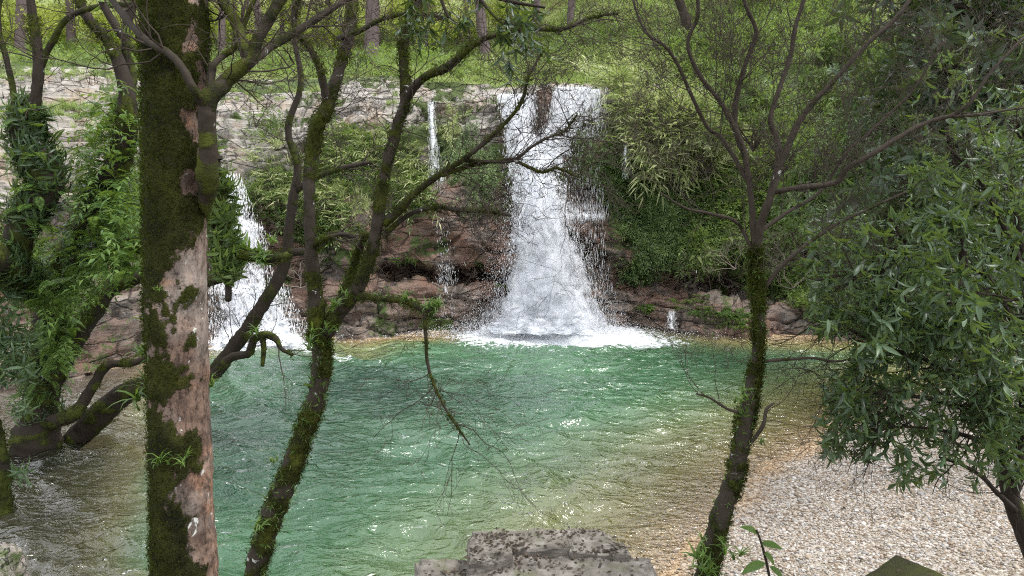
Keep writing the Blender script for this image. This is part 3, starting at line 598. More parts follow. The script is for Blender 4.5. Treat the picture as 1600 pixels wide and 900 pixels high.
# ------------------------------------------------------------------ plants on the cliff and hill
LF = leaf5(1, .34, .06, .18); LFN = leaf5(1, .16, .03, .25); LFB = leaf5(1, .12, .02, .35, .3)
T_TUFT = [tuft(22, 1., .03, 1.9, 4) for _ in range(4)]
T_SHORT = [tuft(9, 1., .07, 1.2, 2, .2) for _ in range(4)]
T_SPRIG = [sprig(9, 1., LF, .34, .35) for _ in range(5)]
T_BAMBOO = [sprig(11, 1., LFB, .5, .75, .9) for _ in range(5)]
T_CLUMP = [join([(lambda s, d: (s[0] @ frames(d[None], UP[None])[0].T, s[1], s[2]))(T_SPRIG[random.randint(0, 4)], rdir(1, -.2, 1)[0]) for _ in range(5)]) for _ in range(4)]
T_FERN = [frond(14, 1., .26, d) for d in (.35, .6, .9)]
T_FERNCROWN = [join([(lambda s, R: (s[0] @ R.T, s[1], s[2]))(T_FERN[random.randint(0, 2)], rotz(a + random.uniform(-.3, .3))) for a in np.linspace(0, 2 * pi, 8)[:-1]]) for _ in range(3)]
T_WHORL = [whorl(6, leaf5(1, .27, .05, .2)) for _ in range(5)]
def upd(n, tiltmax=.5): return norm(UP + rng.normal(0, tiltmax, (n, 3)))
def mass(name, label, mat, tms, regions, size, mode='hang', kind='stuff', cat='plants', src=None):
    """plants over regions of the cliff: (px, py, rx, ry, count, angle)"""
    g = Geo(); c = None
    for rg in regions:
        V, Nn = pick(src or CL, *rg[:4], rg[4], rg[5] if len(rg) > 5 else 0, gauss=True); n = len(V)
        if n == 0: continue
        c = V[0] if c is None else c; rd = rdir(n)
        if mode == 'hang': fwd = norm(Nn * .9 + rd * .6 + UP * rng.uniform(-.35, .5, (n, 1))); up = norm(UP + rdir(n) * .3)
        elif mode == 'up': fwd = rdir(n, 0, .05); up = norm(UP + Nn * .35 + rdir(n) * .2)
        elif mode == 'down': fwd = norm(Nn * .6 - UP * .8 + rd * .45); up = norm(Nn + rdir(n) * .3)
        V = V + Nn * rng.uniform(-.02, .3 if mode != 'up' else .03, (n, 1)) * (size[1] if mode != 'up' else 1)
        scatter(g, tms, V, fwd, up, rng.uniform(*size, n))
    o = g.build(name, mat, None, tuple(c)); 
    if kind == 'stuff': tag(o, label, cat, None, 'stuff')
    else: tag(o, label, cat)
    return o
mass('undergrowth', 'mixed grasses and small shrubs covering the rock wall between the two white falls', M_MIDLEAF, T_CLUMP + T_SPRIG, [(455, 310, 70, 50, 260), (550, 265, 75, 45, 260), (640, 300, 40, 45, 170), (500, 355, 70, 34, 200), (420, 200, 40, 30, 40), (560, 220, 60, 20, 60)], (.18, .5))
mass('grass', 'long pale arching grass hanging over the rock left of the trickle', M_PALELEAF, T_TUFT + T_BAMBOO, [(470, 300, 70, 40, 100), (560, 245, 70, 32, 120), (645, 280, 36, 50, 100), (700, 205, 18, 26, 26), (540, 320, 60, 30, 60), (420, 250, 40, 30, 24)], (.35, .7))
mass('bamboo_leaves', 'pale drooping bamboo leaves spilling over the lip right of the main fall', M_PALELEAF, T_BAMBOO, [(962, 165, 22, 26, 130, 60), (975, 190, 14, 22, 50), (1030, 205, 62, 34, 900, 25), (1020, 235, 38, 26, 170, 20), (1100, 225, 35, 30, 200)], (.55, 1.1), 'hang')
mass('vines', 'dark small-leaved creepers clinging beside the trickle', M_MIDLEAF, T_SPRIG, [(722, 215, 36, 55, 420), (755, 265, 28, 50, 230), (700, 260, 30, 30, 100), (770, 170, 14, 25, 60), (730, 320, 50, 18, 60)], (.12, .3), 'down')
mass('moss', 'yellow green moss cushions on the shaded wall right of the main fall', M_GRASS, T_SHORT, [(990, 330, 40, 60, 500), (945, 260, 16, 50, 200), (1010, 270, 30, 40, 200)], (.08, .2))
mass('vines', 'deep green leafy creepers on the shaded wall right of the main fall', M_MIDLEAF, T_SPRIG + T_CLUMP, [(955, 225, 22, 40, 130), (955, 290, 26, 40, 150), (1000, 320, 45, 60, 330), (1040, 380, 45, 50, 330), (1000, 420, 30, 25, 200), (1100, 330, 60, 60, 520), (915, 250, 25, 40, 140), (1020, 270, 50, 30, 260)], (.14, .36), 'down')
mass('leafy_scrub', 'grey green leafy scrub covering the bank behind the bare right tree', M_BACKLEAF, T_CLUMP + T_WHORL, [(1120, 290, 70, 80, 520), (1200, 330, 80, 90, 900), (1190, 210, 90, 70, 700), (1300, 260, 110, 120, 1400), (1300, 420, 90, 80, 900), (1450, 300, 110, 180, 1200), (1400, 470, 120, 50, 600), (1100, 400, 50, 30, 200), (1210, 440, 50, 25, 160)], (.16, .5))
mass('ferns', 'low bright ferns growing on the wet rock shelf beside the small cave', M_FERN, T_FERNCROWN, [(1080, 470, 35, 14, 60), (1120, 488, 45, 10, 90), (1010, 480, 14, 8, 20), (1000, 440, 12, 6, 14), (1150, 500, 45, 16, 80), (630, 405, 18, 8, 14), (640, 470, 15, 10, 12)], (.1, .26), 'up')
mass('grass', 'tufts of grass between the pale stepped ledges at the upper left', M_GRASS, T_TUFT, [(60, 120, 130, 10, 200), (120, 165, 110, 10, 150), (50, 180, 90, 12, 110), (160, 210, 60, 14, 80), (60, 250, 60, 12, 50), (430, 150, 90, 20, 60), (620, 160, 50, 12, 30), (240, 120, 60, 14, 60)], (.2, .45), 'up')
mass('undergrowth', 'dark plants growing on the shaded bank at the far left edge', M_MIDLEAF, T_CLUMP, [(180, 330, 60, 60, 260), (30, 420, 60, 60, 120), (260, 300, 60, 70, 200)], (.15, .4))
mass('moss', 'yellow green moss and seedlings along the lip and plateau edge', M_GRASS, T_SHORT, [(1000, 120, 110, 14, 700), (1100, 130, 60, 30, 500), (800, 130, 60, 8, 120), (700, 126, 60, 6, 80), (1050, 100, 60, 20, 300)], (.12, .3), 'up')
# turf
g = Geo()
for rg in [(1000, 60, 260, 95, 9000, -8), (650, 90, 330, 42, 6500), (250, 80, 330, 35, 3500), (1250, 40, 260, 110, 3500), (600, 20, 700, 60, 3000)]:
    V, Nn = pick(HL, *rg[:4], rg[4], rg[5] if len(rg) > 5 else 0); scatter(g, T_SHORT, V, rdir(len(V), 0, .05), upd(len(V), .2), rng.uniform(.16, .42, len(V)) * (V[:, 1] / 32) ** .5)
tag(g.build('hill_grass', M_GRASS, None, (2, 34, 9)), 'short bright green grass growing over the open hillside above the falls', 'grass', None, 'stuff')
g = Geo()
for rg in [(620, 95, 360, 30, 700), (1130, 110, 90, 50, 500), (250, 90, 300, 30, 420), (900, 85, 50, 25, 130), (1250, 80, 120, 100, 800), (1060, 40, 260, 60, 260)]:
    V, Nn = pick(HL, *rg[:4], rg[4]); scatter(g, T_CLUMP, V, rdir(len(V), 0, .3), upd(len(V), .3), rng.uniform(.25, .7, len(V)))
tag(g.build('hill_undergrowth', M_BACKLEAF, None, (2, 34, 9)), 'darker knee high undergrowth patches among the trees behind the lip', 'undergrowth', None, 'stuff')

mass('bracken', 'brown and olive bracken patches on the open grassy slope', M_PALELEAF, T_CLUMP, [(880, 110, 60, 14, 160), (960, 95, 70, 12, 120), (1040, 110, 60, 18, 160), (770, 100, 60, 20, 130), (430, 95, 90, 16, 140), (1000, 30, 120, 20, 90)], (.25, .6), 'up', src=HL)
mass('bracken', 'dark green shrubs dotted across the slope above the falls', M_MIDLEAF, T_CLUMP, [(840, 70, 70, 30, 150), (930, 60, 60, 25, 60), (1090, 90, 60, 26, 160), (650, 70, 120, 20, 180), (520, 100, 60, 12, 80), (1150, 60, 60, 50, 200), (300, 70, 160, 16, 160)], (.25, .7), 'up', src=HL)
# a leafy crown from sprays of leaves in uneven lumps
T_FAR = [join([(lambda s, d, o: (s[0] @ frames(d[None], rdir(1))[0].T * .4 + o, s[1], s[2]))(LF, rdir(1)[0], rng.normal(0, .35, 3)) for _ in range(12)]) for _ in range(5)]
def crown(g, c, rad, n, size, lumps=9, tms=None, zs=.8):
    c = np.array(c, float); lc = c + rdir(lumps) * rad * rng.uniform(.3, .85, (lumps, 1)) * np.array([1, 1, zs]); lr = rad * rng.uniform(.28, .5, lumps)
    i = rng.integers(0, lumps, n); d = rdir(n); p = lc[i] + d * lr[i][:, None] * rng.uniform(.35, 1, (n, 1)) ** .6 * np.array([1, 1, .75]); p += rng.normal(0, rad * .05, (n, 3))
    scatter(g, tms or T_FAR, p, norm(d + rdir(n) * .8), upd(n, .6), rng.uniform(.6, 1.2, n) * size)
def bgtree(name, label, px, py, r_px, lean, height, mat, crowns, leaf, group=None, cat='tree', bark=M_PINEBARK, nb=7, n=500):
    b = hillpt(px, py); b[2] -= .25; t = thing(name, label, cat, b, group); g = Geo(); rr = r_px / FPX * b[1]
    top = b + np.array([lean * height, rng.normal(0, .03) * height, height]); mid = (b + top) / 2 + rng.normal(0, .02 * height, 3); p = crom([b, mid, top], 10); tube(g, p, np.linspace(rr, rr * .35, len(p)), 10, .12, 2.5); g.build('trunk', bark, t, tuple(b))
    g = Geo(); gl = Geo(); e = []
    for k in range(nb):
        i = random.randint(int(len(p) * .3), len(p) - 1); d = rdir(1, .0, .6)[0]; grow(g, p[i], d, height * random.uniform(.12, .26), rr * .35, 2, e, .3, .03, (2, 3), 4)
    tag(g.build('branches', bark, t, tuple(b)), kind='stuff')
    if crowns:
        for (f, dx, dy, rad, lumps) in crowns: crown(gl, b + (top - b) * f + np.array([dx, dy, 0]), rad, int(n), leaf, lumps)
        gl.build('crown', mat, t, tuple(b))
    return t
# trunks standing behind the lip, left to right in the photograph
bt = [(32, 86, 9, .02, 'grey pine trunk rising at the far left edge behind the ledges', 13), (112, 80, 7, -.03, 'slim grey trunk beside the left edge pine', 12), (196, 74, 6, .05, 'thin straight trunk seen just left of the big mossy trunk', 12),
      (345, 100, 6, .02, 'thin trunk standing immediately right of the big mossy trunk', 12), (405, 92, 6, -.06, 'slim leaning trunk between the big trunk and the forked tree', 12), (462, 80, 6, .03, 'narrow purple grey trunk behind the left limb of the forked tree', 12),
      (582, 112, 12, -.01, 'stout purple grey pine trunk between the two limbs of the forked tree', 15), (535, 72, 5, .02, 'very thin trunk behind the stout purple pine', 12), (680, 78, 5, -.04, 'thin trunk under the hanging dark leaves', 12),
      (757, 92, 9, .0, 'pine trunk standing on the slope left of the bare shrub', 14), (836, 66, 6, .03, 'slim pine trunk on the slope behind the bare shrub', 12), (893, 46, 6, -.02, 'short thin trunk high on the slope above the main fall', 11)]
for i, (px, py, r_, ln, lab, hh) in enumerate(bt):
    hh *= .75; cr = [(1., rng.normal(0, .6), rng.normal(0, .6), 2.2, 7)]
    bgtree('pine_tree', lab, px, py, r_, ln, hh, M_BACKLEAF, cr, .35, 'slim trees growing on the slope behind the lip', nb=5, n=160)
b = hillpt(1078, 66); tl = thing('leaning_tree', 'dark leaning tree trunk on the grassy slope above the bamboo leaves', 'tree', b); g = Geo()
lm = Limb([(1088, 75, 11), (1078, 55, 8), (1068, 20, 7), (1058, -20, 7), (1055, -120, 5), (1070, -260, 3)], 8, Y=float(b[1])); tube(g, lm.p, lm.r, 10, .15, 2.); g.build('trunk', M_DARKBARK, tl, tuple(b)); g = Geo(); crown(g, lm.p[-1], 3., 420, .35); g.build('crown', M_BACKLEAF, tl, tuple(b))
# sunny trees further up the slope close the view
sun_lab = ['{} tree with sunlit yellow green leaves high on the slope {}']
far = [(-60, 20, 9, 3.6), (40, 30, 10, 3.4), (120, 10, 9, 3.8), (200, 26, 10, 3.6), (290, 12, 9, 3.6), (370, 26, 10, 3.4), (440, 8, 9, 3.8), (510, 24, 9, 3.4), (590, 6, 10, 3.8), (660, 22, 9, 3.4), (735, 4, 9, 3.6), (810, -8, 9, 3.2)]
flab = ['at the extreme left edge', 'above the left ledges', 'behind the fern covered tree', 'close left of the big mossy trunk', 'hidden behind the big mossy trunk', 'right of the big mossy trunk', 'behind the crossing lichen branch', 'behind the first limb of the forked tree', 'above the stout purple pine', 'behind the second limb of the forked tree', 'over the dark hanging leaves', 'near the top above the bare shrub']
for (px, py, hh, rad), fl in zip(far, flab):
    py = py * .8 + 66
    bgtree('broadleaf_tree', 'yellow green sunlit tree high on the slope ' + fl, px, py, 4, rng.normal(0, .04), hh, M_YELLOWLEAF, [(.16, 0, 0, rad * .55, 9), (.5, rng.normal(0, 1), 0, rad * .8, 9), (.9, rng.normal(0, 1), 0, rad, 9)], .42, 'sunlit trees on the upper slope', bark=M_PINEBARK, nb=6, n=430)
far2 = [(880, -70, 8, 3.4, 'above the grassy slope centre'), (1180, 20, 7, 2.6, 'behind the stems of the bare right tree'), (1250, -10, 7, 2.8, 'just right of the bare tree stems'), (1320, -30, 7, 2.8, 'behind the long bare branches at the upper right'), (1400, -50, 8, 3., 'left of the dark upper right tree'), (1480, -70, 8, 3., 'behind the dark upper right tree'), (1570, -80, 8, 3., 'at the top right corner')]
for px, py, hh, rad, fl in far2:
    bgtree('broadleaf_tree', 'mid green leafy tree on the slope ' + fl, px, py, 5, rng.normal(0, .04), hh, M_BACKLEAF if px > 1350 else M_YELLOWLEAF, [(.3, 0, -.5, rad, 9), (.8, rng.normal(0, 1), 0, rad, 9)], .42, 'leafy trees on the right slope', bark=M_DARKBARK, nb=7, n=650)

# ------------------------------------------------------------------ bushes on the right bank
def bush(name, label, px, py, Y, rad, n, leaf, mat, tms=None, stems=9, group=None, zs=.9, base=None, lumps=12):
    c = P(px, py, Y); b = np.array([c[0], c[1], base if base is not None else c[2] - rad]); t = thing(name, label, 'bush', b, group); g = Geo(); e = []
    for k in range(stems):
        d = norm((c - b) / max(rad, .1) + rdir(1, 0, 1)[0] * .7); grow(g, b, d, rad * random.uniform(.8, 1.3), rad * .018 + .006, 3, e, .3, .04, (2, 3), 4)
    tag(g.build('stems', M_TWIG, t, tuple(b)), kind='stuff'); g = Geo(); crown(g, c, rad, n, leaf, lumps, tms, zs)
    ep = np.array([q[0] for q in e]); ed = np.array([q[1] for q in e]); 
    if len(ep): scatter(g, T_WHORL, ep, ed, upd(len(ep)), rng.uniform(.7, 1.1, len(ep)) * leaf * .7)
    g.build('foliage', mat, t, tuple(b)); return t
bl = [(1260, 330, 17.5, 1.1, 420, .26, M_MIDLEAF, 'mid green bush on the bank just right of the bare tree trunk'), (1340, 250, 17, 1.3, 520, .26, M_MIDLEAF, 'mid green bush under the long bare branch on the right'), (1330, 120, 18.5, 1.5, 520, .28, M_BACKLEAF, 'sunlit olive bush behind the upper bare branches'),
      (1330, 405, 16.5, .8, 300, .24, M_DARKLEAF, 'dark low bush overhanging the right end of the pool'), (1390, 390, 14.5, 1.3, 620, .24, M_BUSHLEAF, 'grey green bush directly behind the leafy right tree'), (1440, 160, 16, 1.6, 700, .28, M_BUSHLEAF, 'tall mid green bush behind the pale dead branches'),
      (1520, 300, 13.5, 1.6, 800, .24, M_BUSHLEAF, 'tall grey green bush at the right edge behind the leafy tree'), (1590, 420, 12.5, 1.3, 520, .24, M_DARKLEAF, 'shadowy bush against the right edge at mid height'), (1180, 160, 21, 1.3, 420, .26, M_BACKLEAF, 'loose bush behind the fork of the bare right tree'), (1110, 230, 22.2, .8, 240, .24, M_PALELEAF, 'pale grey green bush just right of the bamboo leaves'),
      (1480, 480, 13.6, 1.1, 420, .22, M_BUSHLEAF, 'grey green bush hanging over the back of the pebble beach'), (1560, 60, 15.5, 1.8, 700, .28, M_DARKLEAF, 'high dark bush filling the top right corner')]
for px, py, Y_, rad, n, lf_, m_, lab in bl: bush('bush', lab, px, py, Y_, rad, n, lf_, m_, T_WHORL + T_CLUMP[:2])
# bare shrubs
def bareshrub(label, pb, Yb, stems, mat=M_TWIG, group='leafless shrubs around the falls'):
    b = P(*pb, Yb); t = thing('bare_shrub', label, 'shrub', b, group); g = Geo(); e = []
    for (dx, dz, ln, rad, dep) in stems: grow(g, b, (dx, rng.normal(0, .25), dz), ln, rad, dep, e, .4, .03, (2, 4), 4, 1.1)
    tag(g.build('stems', mat, t, tuple(b)), kind='stuff'); return t
bareshrub('leafless brown shrub standing on the lip between the falls and the slope', (878, 140), 24.5, [(-.6, 1, 1.0, .014, 4), (.2, 1, 1.2, .016, 4), (.7, 1, 1.1, .014, 4), (-1, .7, .9, .012, 4), (0, 1, 1.1, .014, 4)])
bareshrub('brown leafless shrub behind the crossing branch above the left notch', (815, 140), 24.3, [(-.8, .9, .9, .013, 4), (.3, 1, 1., .013, 4), (-.2, 1, 1.1, .015, 4)])
bareshrub('grey tangle of leafless stems on the ledge between the two forks', (455, 260), 22., [(-.5, 1, .9, .014, 4), (.3, 1, 1., .014, 4), (.8, .8, .8, .012, 4), (-1, .4, .8, .012, 3)])
bareshrub('grey leafless stems in front of the pale rock at the left notch', (400, 200), 22.8, [(-.5, 1, .9, .014, 4), (.3, 1, 1., .014, 4), (.6, 1, .7, .012, 4)])
bareshrub('dead twiggy shrub on the brown shelf left of the pool back', (470, 450), 20.2, [(-.3, 1, .7, .012, 4), (.8, .8, .8, .012, 4), (-1, .5, .7, .012, 3)], M_PALETWIG)
bareshrub('dead pale twigs poking out over the cave on the right', (1150, 420), 21.8, [(-1, .2, 1., .012, 4), (-1, .7, 1., .012, 4), (-.4, 1, .8, .012, 4), (-.9, -.3, .8, .01, 4)], M_PALETWIG)
bareshrub('tangle of thin brown stems behind the right tree fork', (1230, 300), 18.5, [(-.8, 1, 1.6, .016, 4), (.2, 1, 1.8, .016, 4), (.9, .9, 1.7, .016, 4), (0, .8, 1.2, .014, 4), (-1, .3, 1.2, .014, 4)])
bareshrub('pale leafless tangle low on the right bank above the dark pool end', (1240, 450), 16.5, [(-.6, .8, .9, .013, 4), (.3, 1, 1.1, .013, 4), (1, .5, 1.1, .013, 4), (-1, .1, .8, .01, 4)], M_PALETWIG)
bareshrub('leafless grey shrub on the slope beside the leaning dark trunk', (1140, 110), 28.5, [(-.8, 1, 1.4, .02, 4), (.2, 1, 1.6, .02, 4), (.9, 1, 1.5, .02, 4)])

# ------------------------------------------------------------------ the near trees
LG = leafN(1, .25, .05, .35, 4); T_GLOSS = [whorl(n_, LG, random.uniform(-.35, .1), .9, .9) for n_ in (4, 5, 5, 6, 6, 7, 4, 7)]
T_EPI = [whorl(5, leafN(1, .22, .04, .5, 3), .5) for _ in range(4)]
T_STRAP = [tuft(9, 1., .10, 2.0, 4, .02) for _ in range(4)]
T_MOSS = [join([(lambda R: (np.array([[-.16, 0, 0], [.16, 0, 0], [0, .15, 1.]]) @ R.T + rng.normal(0, .35, 3) * [1, 1, 0], E4, np.array([[0, 1, 2]])))(frames(rdir(1, 0, .1), norm(UP + rng.normal(0, .5, 3))[None])[0]) for _ in range(7)]) for _ in range(3)]
def mossfuzz(g, V, D, mo, n, size, th=.34):
    w = np.clip(mo - th, 0, .3); 
    if w.sum() <= 0: return
    i = rng.choice(len(V), n, p=w / w.sum()); p = V[i] + rng.normal(0, size * 1.2, (n, 3)); d = norm(D[i] + rdir(n) * .45 + UP * .2)
    scatter(g, T_MOSS, p, norm(np.cross(d, rdir(n))), d, rng.uniform(.6, 1.3, n) * size)
def tree(name, label, base, bark, parts, moss=.5, sides=14, nsc=4., rough=.1, group=None, fuzz=(0, .01), seed=0, face=None, bias=0., cat='tree', mfun=None):
    """parts: (name, Limb). returns the thing; the trunk and each main limb are parts"""
    t = thing(name, label, cat, base, group); mg = Geo(); tot = sum(len(l.p) * l.r.mean() for _, l in parts)
    for i, (nm, l) in enumerate(parts):
        g = Geo(); V, D, mo = tube(g, l.p, l.r, sides, rough, nsc, moss, seed + i, bias, face, mfun); g.build(nm, bark, t, tuple(base))
        if fuzz[0]: mossfuzz(mg, V, D, mo, int(fuzz[0] * len(l.p) * l.r.mean() / tot) + 1, fuzz[1])
    if mg.n: tag(mg.build('moss', M_MOSSBLADE, t, tuple(base)), kind='stuff')
    return t
def twigs(t, limbs, base, n, length, rad, depth, mat, lo=.3, up=.02, wig=.4, spread=.95, name='twigs'):
    g = Geo(); ends = []; mats = []
    for l, k in zip(limbs, n):
        p, d, tg = l.at(k, lo, 1.)
        for i in range(k): grow(g, p[i] - d[i] * .003, norm(d[i] * .8 + tg[i] * .7), length * random.uniform(.5, 1.2), rad * random.uniform(.6, 1.1), depth, ends, wig, up, (2, 4), 4, spread)
    if g.n: tag(g.build(name, mat, t, tuple(base)), kind='stuff')
    return ends
def epiphytes(t, base, limbs, tms, mat, size, name='epiphytes', hang=.5, lo=0, hi=1, off=0., kind='stuff', label=None):
    g = Geo()
    for l, n in limbs:
        p, d, tg = l.at(n, lo, hi); p = p + d * off * rng.uniform(0, 1, (n, 1)); f = norm(d + rdir(n) * .4 - UP * hang + 0 * tg); scatter(g, tms, p, f, norm(UP + d * .5 + rdir(n) * .2), rng.uniform(*size, n))
    o = g.build(name, mat, t, tuple(base)); return tag(o, label, kind=kind)
def tufts_on(t, base, spots, mat, size, name='fern_tuft', tms=None):
    for (px, py, Y_, s) in spots:
        g = Geo(); p = P(px, py, Y_); k = 3; scatter(g, tms or T_STRAP, p + rng.normal(0, s * .15, (k, 3)), rdir(k, 0, .1), norm(UP + rdir(k) * .5), rng.uniform(.7, 1.1, k) * s * size); g.build(name, mat, t, tuple(base))

# --- A the big mossy trunk
YA = 3.0; mA = [(292, 1330, 66), (290, 1150, 62), (286, 1000, 59), (284, 900, 55), (278, 780, 52), (274, 600, 50), (270, 450, 50), (268, 300, 49), (267, 150, 49), (267, 0, 51), (265, -200, 49), (262, -500, 45), (255, -1000, 36), (262, -1500, 26)]
def mossA(V):
    x, y = back(V); xb = np.interp(y, [-500, 0, 60, 300, 380, 440, 500, 560, 575, 605, 615, 635, 650, 700, 750, 830, 900, 1200], [322, 325, 330, 322, 304, 272, 258, 260, 308, 310, 252, 262, 286, 306, 302, 298, 314, 312])
    m = .5 + (xb - x) / 34 + .85 * fbm(V * 11., 4, 77) + .55 * fbm(V * 42., 3, 79) - .25 * sst(400, 460, y)
    for (cx_, cy_, rx_, ry_, s_) in [(282, 72, 22, 26, -1.6), (232, 262, 12, 26, -1.3), (298, 200, 16, 30, -1.2), (292, 282, 16, 22, -1.6), (312, 100, 8, 40, -.8), (262, 440, 10, 22, -1), (300, 540, 14, 22, 1.8), (300, 455, 18, 12, 1.6), (284, 770, 10, 12, -1.2)]: m = m + s_ * np.exp(-((x - cx_) / rx_) ** 2 - ((y - cy_) / ry_) ** 2)
    return np.clip(m, 0, 1)
mA = [(x + 6 + (2 if y > 600 else 0), y, r) for x, y, r in mA]; lA = Limb(mA, 26, Y=YA, k=.90); bA = lA.p[0].copy()
fA = Limb([(322, 330, 2.98, 8), (326, 290, 2.93, 16), (325, 262, 2.9, 16), (325, 220, 2.88, 13), (324, 180, 2.86, 13), (330, 150, 2.86, 13), (352, 128, 2.9, 12), (374, 108, 2.9, 11), (392, 92, 2.9, 10), (403, 60, 2.9, 8), (425, 20, 2.9, 8), (450, -30, 2.9, 7), (470, -140, 2.9, 6), (520, -300, 2.9, 4)], 12, .006)
fB = Limb([(322, 168, 2.86, 7), (310, 150, 2.82, 7), (300, 135, 2.8, 6.5), (284, 105, 2.8, 6), (264, 84, 2.82, 6), (240, 72, 2.84, 6), (215, 50, 2.9, 6), (190, 18, 3., 5), (160, -20, 3.1, 5), (100, -80, 3.2, 4)], 10, .004)
fC = Limb([(326, 150, 2.87, 7), (330, 118, 2.9, 6), (335, 100, 2.9, 5), (350, 86, 2.95, 5), (366, 74, 2.95, 4.5), (380, 40, 3., 4), (395, 5, 3., 3), (420, -50, 3, 3)], 8, .004)
fD = Limb([(392, 92, 2.9, 8), (378, 70, 2.92, 8), (372, 45, 2.95, 8), (360, 20, 2.95, 7), (345, -5, 3, 7), (330, -90, 3, 5)], 8, .004)
fE = Limb([(374, 112, 2.9, 6), (430, 70, 3.1, 6), (480, 42, 3.2, 5.5), (520, 14, 3.3, 5), (560, -14, 3.4, 5), (640, -70, 3.6, 4)], 8, .008)
tA = tree('mossy_tree', 'thick straight trunk with dark moss and bare pinkish bark on the left', bA, M_BIGBARK, [('trunk', lA)], .47, 96, 5., .05, None, (80000, .0058), 3, None, 0., 'tree', mossA)
for i, l in enumerate((fA, fB, fC, fD, fE)):
    g = Geo(); tube(g, l.p, l.r, 14, .16, 9., .62 if i in (0, 2, 3) else .3, 30 + i); g.build('branch', M_MOSSBARK, tA, tuple(bA))
twigs(tA, [fA, fB, fC, fD, fE], bA, [14, 8, 10, 10, 14], .45, .005, 3, M_TWIG, .35)
g = Geo(); pA, dA, _ = lA.at(12000, .0, .75); 
tufts_on(tA, bA, [(250, 722, 2.84, .10), (288, 724, 2.84, .08), (228, 622, 2.98, .16), (224, 650, 2.98, .10), (230, 500, 3.0, .13), (230, 475, 3., .12), (228, 560, 3., .14), (244, 452, 2.85, .04), (330, 600, 3.02, .1)], M_FERN, 1.0, 'grass_tuft')
# hanging fern mass behind it at the right
YH = 4.2; lH = Limb([(334, 250, 8), (338, 290, 12), (344, 340, 15), (352, 390, 13), (356, 430, 6), (357, 470, 5)], 8, Y=YH)
lH2 = Limb([(362, 392, 9), (400, 400, 8), (428, 402, 7), (450, 398, 5)], 8, .01, Y=YH); lH0 = Limb([(338, 252, 10), (300, 180, 7), (250, 120, 6), (180, 40, 6), (140, -60, 6), (90, -300, 9), (-120, -560, 13), (-420, -500, 18), (-640, 0, 26), (-700, 600, 34), (-720, 1080, 42)], 8, Y=YH)

# --- B the forked mossy tree
YB = 4.6; b0 = Limb([(380, 1160, 26), (385, 1020, 24), (392, 940, 21), (402, 880, 22), (425, 810, 23), (448, 750, 22), (470, 690, 21), (488, 640, 19), (500, 590, 18), (502, 550, 19), (500, 515, 22)], 14, Y=YB, k=.76)
b1 = Limb([(502, 540, 4.6, 17), (496, 500, 4.6, 17), (492, 450, 4.6, 14), (487, 400, 4.6, 13), (484, 340, 4.62, 12), (483, 290, 4.65, 12.5), (488, 240, 4.7, 13), (495, 200, 4.7, 15), (510, 170, 4.7, 13), (524, 130, 4.75, 12), (536, 90, 4.8, 11), (546, 50, 4.8, 10), (552, 0, 4.85, 9), (556, -60, 4.9, 9), (560, -180, 5, 7), (540, -330, 5, 4)], 12, k=.76)
b2 = Limb([(505, 530, 4.6, 15), (530, 490, 4.55, 15), (556, 455, 4.5, 14), (575, 410, 4.5, 13), (588, 360, 4.5, 12), (596, 300, 4.5, 12), (606, 250, 4.5, 11.5), (622, 195, 4.5, 11), (634, 150, 4.5, 11), (630, 100, 4.5, 9), (633, 60, 4.5, 9), (645, 25, 4.5, 8), (662, -20, 4.5, 8), (690, -120, 4.5, 6), (700, -280, 4.5, 4)], 12, k=.76)
b3 = Limb([(512, 160, 4.7, 9), (506, 130, 4.66, 8), (500, 105, 4.64, 7), (485, 75, 4.62, 6.5), (466, 50, 4.6, 6), (460, 25, 4.6, 6), (470, -10, 4.6, 5), (490, -90, 4.6, 4)], 10, .005, k=.76)
b4 = Limb([(634, 155, 4.5, 9), (650, 135, 4.45, 8.5), (672, 117, 4.42, 8), (700, 104, 4.4, 8), (725, 84, 4.4, 7), (750, 66, 4.4, 6), (790, 54, 4.4, 5), (830, 49, 4.35, 4.5), (880, 48, 4.3, 4), (920, 30, 4.3, 3), (965, 22, 4.3, 2.5)], 8, .01, k=.76)
b5 = Limb([(600, 350, 4.5, 9), (622, 330, 4.45, 8), (650, 300, 4.4, 7), (690, 272, 4.35, 6), (722, 252, 4.3, 5), (760, 218, 4.3, 4.5), (790, 190, 4.3, 4), (815, 160, 4.3, 3.5), (828, 120, 4.3, 2.5), (850, 80, 4.3, 1.8)], 8, .01, k=.76)
b6 = Limb([(560, 462, 4.5, 8), (585, 466, 4.4, 6), (612, 468, 4.3, 6), (640, 474, 4.25, 6), (665, 485, 4.2, 7), (682, 484, 4.2, 5)], 8, .004, k=.76)
b7 = Limb([(664, 488, 4.2, 4.2), (666, 530, 4.2, 3.6), (667, 565, 4.2, 3.3), (676, 600, 4.2, 3), (692, 635, 4.2, 2.6), (712, 665, 4.2, 2.4), (734, 694, 4.2, 1.6)], 8, .006, k=.76)
b8 = Limb([(720, 252, 4.32, 4), (760, 252, 4.3, 3.5), (800, 250, 4.3, 3.2), (830, 228, 4.3, 2.8), (852, 216, 4.3, 2.6), (880, 205, 4.3, 2), (900, 180, 4.3, 1.4)], 8, .008, k=.76)
b9 = Limb([(690, 275, 4.35, 4.5), (740, 258, 4.33, 4), (790, 248, 4.3, 3.5), (808, 252, 4.3, 3.4), (845, 268, 4.3, 3.2), (870, 262, 4.3, 2.8), (905, 278, 4.3, 2)], 8, .006, k=.76)
b10 = Limb([(598, 370, 4.5, 6), (625, 345, 4.5, 5), (650, 330, 4.45, 4.5), (680, 324, 4.4, 4), (720, 330, 4.4, 4), (760, 332, 4.4, 3.5), (798, 338, 4.4, 2.5)], 8, .006, k=.76)
